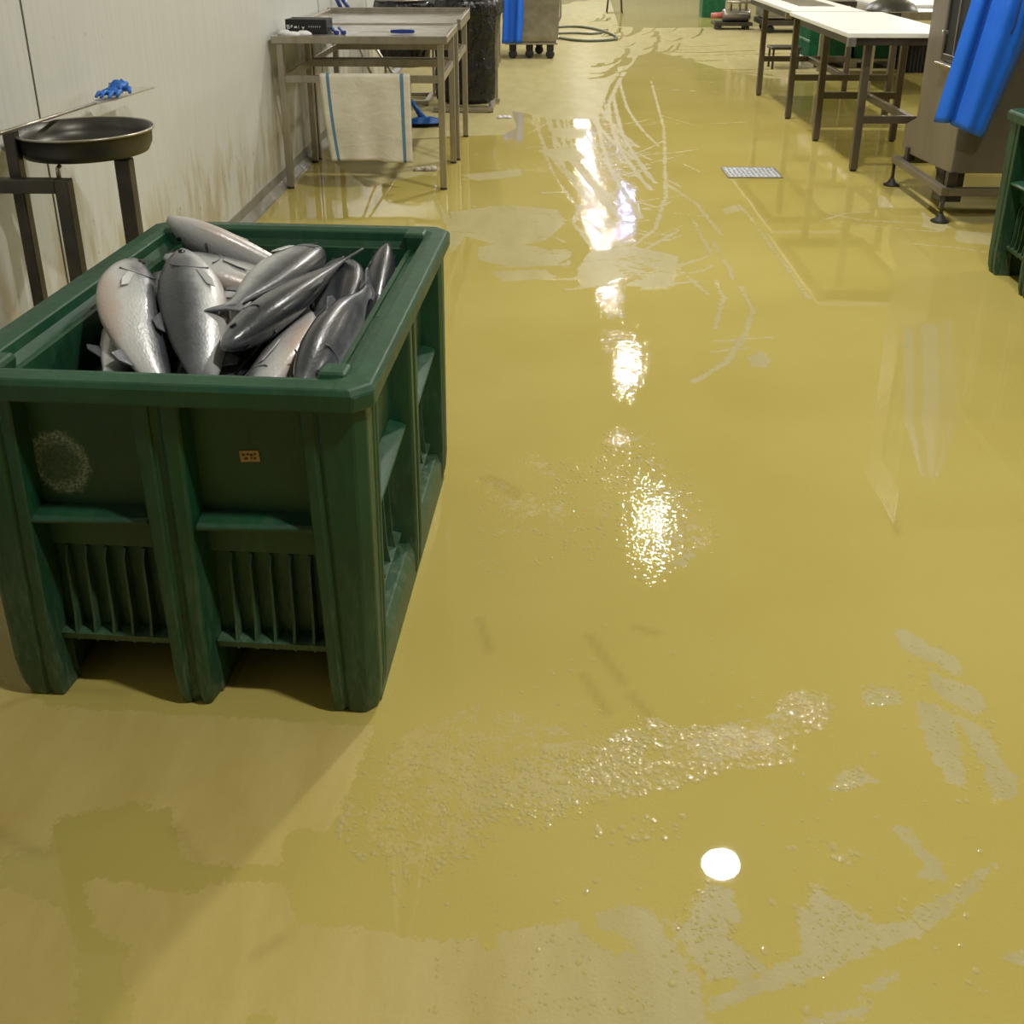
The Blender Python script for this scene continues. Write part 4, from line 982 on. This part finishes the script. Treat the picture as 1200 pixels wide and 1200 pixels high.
MB().loft([[(-.05, y, .842), (0, y, .80), (0, y, .855), (-.05, y, .852)] for y in (.03, .36)]).build('drip_ledge', M['steel'], mc, .002)
MB().bar((-.02, .30, 1.02), (-.05, .30, 1.02), .02).build('latch', M['steel'], mc, .002)
bf = MB(); z = .175
x0, x1, y0, y1 = -.03, .95, -.04, .86
bf.bar((x0, y0, z), (x0, y1, z), .04, .045); bf.bar((x1, y0, z), (x1, y1, z), .04, .045); bf.bar((x0 + .02, y0 + .02, z), (x1 - .02, y0 + .02, z), .04, .045); bf.bar((x0 + .02, y1 - .02, z), (x1 - .02, y1 - .02, z), .04, .045)
bf.build('base_frame', M['machine'], mc, .003)
for x in (x0 + .02, x1 - .02):
    for y in (y0 + .03, y1 - .17):
        MB().box(x - .004, x + .05, y, y + .045, z + .02, .28).build('standoff', M['steel_dark'], mc, .002)
for x in (x0, x1):
    for y in (y0 + .01, y1 - .01):
        ft = MB().tube([(x, y, .02), (x, y, z - .02)], .011, 10).build('foot_rod', M['steel_dark'], mc)
        MB().lathe([(.05, 0), (.052, .008), (.03, .018), (.018, .04), (.012, .05)], 20, (x, y, 0)).build('foot_pad', M['rubber'], ft)
MB().bar((.1, .25, .30), (.1, .25, .06), .12, .12).build('drain_box', M['steel_dark'], mc)
hk = MB().tube([(.16, 0, 1.60), (.16, -.10, 1.60), (.16, -.125, 1.64)], .008, 8); hk.build('hook', M['steel'], mc)
# apron on the machine
def interp(pts, v):
    for (v0, a), (v1, c) in zip(pts[:-1], pts[1:]):
        if v <= v1: return a + (c - a) * (v - v0) / (v1 - v0)
    return pts[-1][1]
def apron_fn(u, v):
    # v 0 top .. 1 bottom ; z 1.62 -> .52 ; the cloth fans to the left as it falls
    L_ = interp([(0, 2.40), (.35, 2.245), (1, 2.140)], v); Mx = interp([(0, 2.445), (.35, 2.335), (1, 2.237)], v); R_ = interp([(0, 2.51), (.35, 2.60), (.6, 2.545), (1, 2.425)], v)
    if u < .4:
        k = u / .4; x = L_ + (Mx - L_) * k; y = 5.665 - .035 * sin(pi * k) * min(1, v * 2 + .2)
    else:
        k = (u - .4) / .6; x = Mx + (R_ - Mx) * k; y = 5.668 - (.062 * sin(pi * min(1, k * 1.02)) ** .7) * min(1, v * 2 + .2) + .006 * sin(k * 14)
    zb = .59 if u < .38 else .575 - .075 * (u - .4) / .6
    if .38 <= u <= .42: y += .012
    z = 1.60 - (1.60 - zb) * v
    return (x, y, z)
ap = thing('apron', 'long bright blue apron hanging on the front of the steel machine', 'apron')
cloth('apron_skirt', M['apron'], apron_fn, 40, 30, .004, ap)
MB().tube([(2.50, 5.655, 1.60), (2.49, 5.66, 1.655), (2.47, 5.70, 1.66), (2.44, 5.66, 1.60)], .006, 6).build('neck_strap', M['apron'], ap)
MB().tube([(2.50, 5.60, 1.45), (2.462, 5.585, 1.25), (2.452, 5.585, 1.10), (2.44, 5.588, 1.06)], .005, 6).build('waist_tie', M['navy_plastic'], ap)

# ------------------------------------------------------------------ wheeled steel cart, far centre
ct = thing('wheeled_cart', 'square stainless cart on black casters standing on the far floor', 'cart', (-.13, 13.55, 0))
rg = lambda w, d, z: [(-w / 2, -d / 2, z), (w / 2, -d / 2, z), (w / 2, d / 2, z), (-w / 2, d / 2, z)]
MB().loft([rg(.62, .58, .20), rg(.68, .66, .28), rg(.70, .68, .74), rg(.66, .64, .74), rg(.62, .60, .30)]).build('tub', M['cart'], ct, .008, 2)
rm = MB()
for s in (-1, 1): rm.box(-.37, .37, s * .345 - .018, s * .345 + .018, .725, .765); rm.box(s * .355 - .018, s * .355 + .018, -.327, .327, .725, .765)
rm.build('rim', M['steel'], ct, .004)
MB().tube([(.30, .36, .3), (.375, .38, .45), (.375, .38, .9), (-.375, .38, .9), (-.375, .38, .45), (-.3, .36, .3)], .014, 8).build('push_handle', M['steel'], ct)
bb = MB(); bb.box(-.33, .33, -.31, .31, .175, .20); bb.build('chassis', M['steel'], ct, .003)
for x, y in ((-.23, -.25), (.24, -.25), (-.02, -.20), (.10, .25)):
    cs = MB().box(x - .045, x + .045, y - .03, y + .03, .10, .175).build('caster_fork', M['rubber'], ct, .003)
    MB().lathe([(.001, -.018), (.045, -.018), (.055, -.012), (.055, .012), (.045, .018), (.001, .018)], 20, mat=Matrix.Translation((x, y, .055)) @ Matrix.Rotation(radians(90), 4, 'X')).build('caster_wheel', M['rubber'], cs)
def apron2(u, v):
    return (-.485 + .25 * u + .01 * sin(v * 4), 13.175 - .02 * sin(u * 9 + 1) - .012 * sin(u * 19) - .01, 1.0 - v * (.80))
cx2 = thing('apron', 'blue apron draped down the left front of the far steel cart', 'apron')
cloth('apron_skirt', M['apron'], apron2, 24, 16, .004, cx2)
MB().tube([(-.46, 13.18, .99), (-.42, 13.16, 1.10), (-.30, 13.16, 1.10), (-.25, 13.18, .99)], .008, 6).build('neck_strap', M['apron'], cx2)
# rack by the bag
rk = thing('steel_rack', 'thin-legged steel rack between the rubbish bag and the far cart', 'rack', (-.83, 12.7, 0))
MB().box(-.33, .33, -.25, .25, .70, .76).build('top', M['steel'], rk, .003)
for x in (-.31, .31):
    for y in (-.23, .23): MB().box(x - .018, x + .018, y - .018, y + .018, 0, .70).build('leg', M['steel'], rk)
MB().bar((-.3, -.23, .25), (.3, -.23, .25), .03).build('rail', M['steel'], rk); MB().bar((-.3, .23, .25), (.3, .23, .25), .03).build('rail', M['steel'], rk)
# hose
def bez(pts, n=10):
    out = []; P_ = [Vector(p) for p in pts]; P_ = [P_[0]] + P_ + [P_[-1]]
    for i in range(1, len(P_) - 2):
        for k in range(n):
            t = k / n; a, b, c, d = P_[i - 1:i + 3]
            out.append(.5 * ((2 * b) + (c - a) * t + (2 * a - 5 * b + 4 * c - d) * t * t + (3 * b - a - 3 * c + d) * t ** 3))
    out.append(P_[-2]); return out
hs = thing('water_hose', 'grey-green hose looped on the floor right of the far cart', 'hose')
MB().tube(bez([(.25, 17.3, .02), (.55, 17.4, .02), (.85, 17.0, .02), (1.08, 16.1, .02), (1.08, 15.5, .02), (.80, 15.25, .02), (.5, 15.3, .02), (.27, 15.6, .02)]), .019, 8).build('hose_line', M['hose'], hs)
MB().tube([(.27, 15.6, .02), (.20, 15.68, .02)], .028, 10).build('nozzle', M['steel'], hs)
h2 = thing('water_hose', 'second turn of hose lying inside the far floor loop', 'hose')
MB().tube(bez([(.25, 16.3, .02), (.5, 16.35, .02), (.75, 16.25, .02), (.93, 16.4, .02)]), .017, 8).build('hose_line', M['hose'], h2)
# wire stand far
ws = thing('wire_stand', 'thin wire stand on the wet floor at the top of the aisle', 'stand', (1.38, 20.4, 0))
for x, y in ((-.11, -.1), (.11, -.1), (.11, .12), (-.11, .12)): MB().tube([(x * 1.3, y * 1.3, 0), (x, y, .42)], .010, 6).build('leg', M['steel_dark'], ws)
MB().box(-.15, .15, -.14, .16, .42, .47).build('seat', M['steel_dark'], ws, .005)
# far green bin
fb = thing('storage_tub', 'tall green ribbed tub standing far off beside the aisle', 'tub', (3.10, 19.6, 0))
MB().loft([rg(.40, .40, 0), rg(.44, .44, .8), rg(.41, .41, .8), rg(.37, .37, .02)]).build('tub', M['crate'], fb, .006)
q = MB()
for i in range(6): u = -.18 + .36 * i / 5; q.loft([[(u - .008, -.22 - .01 * k, z), (u + .008, -.22 - .01 * k, z), (u + .008, -.20, z), (u - .008, -.20, z)] for k, z in ((0, .05), (1, .72))])
q.build('ribs', M['crate'], fb)
rr_ = MB()
for s in (-1, 1): rr_.box(-.25, .25, s * .225 - .02, s * .225 + .02, .76, .81); rr_.box(s * .23 - .02, s * .23 + .02, -.205, .205, .76, .81)
rr_.build('rim', M['crate'], fb, .004)
# grey wheeled cabinet with rag and pipework
cb = thing('wheeled_cabinet', 'grey steel cabinet on wheels beyond the right tables', 'cabinet', (4.05, 16.9, 0))
MB().box(-.62, .55, -.35, .35, .22, .95).build('cabinet_body', M['cart'], cb, .008)
for i in range(3): MB().box(-.60 + .39 * i, -.60 + .39 * i + .36, -.358, -.348, .26, .92).build('door', M['cart'], cb, .004)
MB().box(-.64, .57, -.37, .37, .12, .2).build('plinth', M['steel_dark'], cb, .004)
for x in (-.5, .45):
    for y in (-.28, .28):
        MB().lathe([(.001, -.02), (.05, -.02), (.06, -.012), (.06, .012), (.05, .02), (.001, .02)], 18, mat=Matrix.Translation((x, y, .06)) @ Matrix.Rotation(radians(90), 4, 'X')).build('wheel', M['rubber'], cb)
def ragf(u, v):
    w = .10 + .10 * v
    return (3.83 + (u - .5) * w + .02 * v, 16.537 - .004 - .010 * (1 + sin(u * 12 + v * 3)) * .5, .88 - .32 * v - .05 * abs(u - .4))
tag(cloth('rag', M['rag'], ragf, 16, 10, .004), 'white rag hanging on the front of the far grey cabinet', 'rag')
pm = thing('pump_unit', 'small pump with silver pipework and a pink end cap on the far floor', 'pump', (3.05, 17.3, 0))
MB().box(-.28, .32, -.2, .2, .06, .11).build('base_plate', M['steel_dark'], pm, .004)
for x in (-.2, .24): MB().box(x - .03, x + .03, -.18, .18, 0, .06).build('skid', M['rubber'], pm)
MB().lathe([(.001, -.22), (.09, -.22), (.10, -.18), (.10, .18), (.08, .22), (.001, .22)], 22, mat=Matrix.Translation((.08, 0, .21)) @ Matrix.Rotation(radians(90), 4, 'Y')).build('motor', M['cart'], pm)
MB().tube([(-.14, 0, .21), (-.32, 0, .20)], [.05, .045], 14).build('end_cap', M['red_plastic'], pm)
for i, x in enumerate((-.02, .12, .22)): MB().tube([(x, -.05, .28), (x, -.05, .55), (x + .05, -.05, .62), (x + .05, -.05, .95)], .022, 10).build('pipe', M['steel'], pm)
MB().tube([(-.1, -.12, .42), (.35, -.12, .42)], .018, 10).build('pipe', M['steel'], pm)
# low frame under right tables (small steel thing seen between the legs)
lf = thing('low_stool', 'low steel footrest between the far table legs on the right', 'stool', (2.83, 12.5, 0))
MB().box(-.15, .2, -.14, .14, .22, .25).build('seat', M['steel_dark'], lf, .004)
for x in (-.12, .17):
    for y in (-.11, .11): MB().bar((x, y, 0), (x, y, .22), .022).build('leg', M['steel_dark'], lf)

# ------------------------------------------------------------------ world + view
w = bpy.data.worlds.new('world'); S.world = w; w.use_nodes = True
w.node_tree.nodes['Background'].inputs[0].default_value = (1, .96, .9, 1); w.node_tree.nodes['Background'].inputs[1].default_value = .0
S.view_settings.view_transform = 'Standard'; S.view_settings.look = 'None'; S.view_settings.gamma = 1
S.view_settings.exposure = .07
try: S.view_settings.use_curve_mapping = False
except Exception: pass
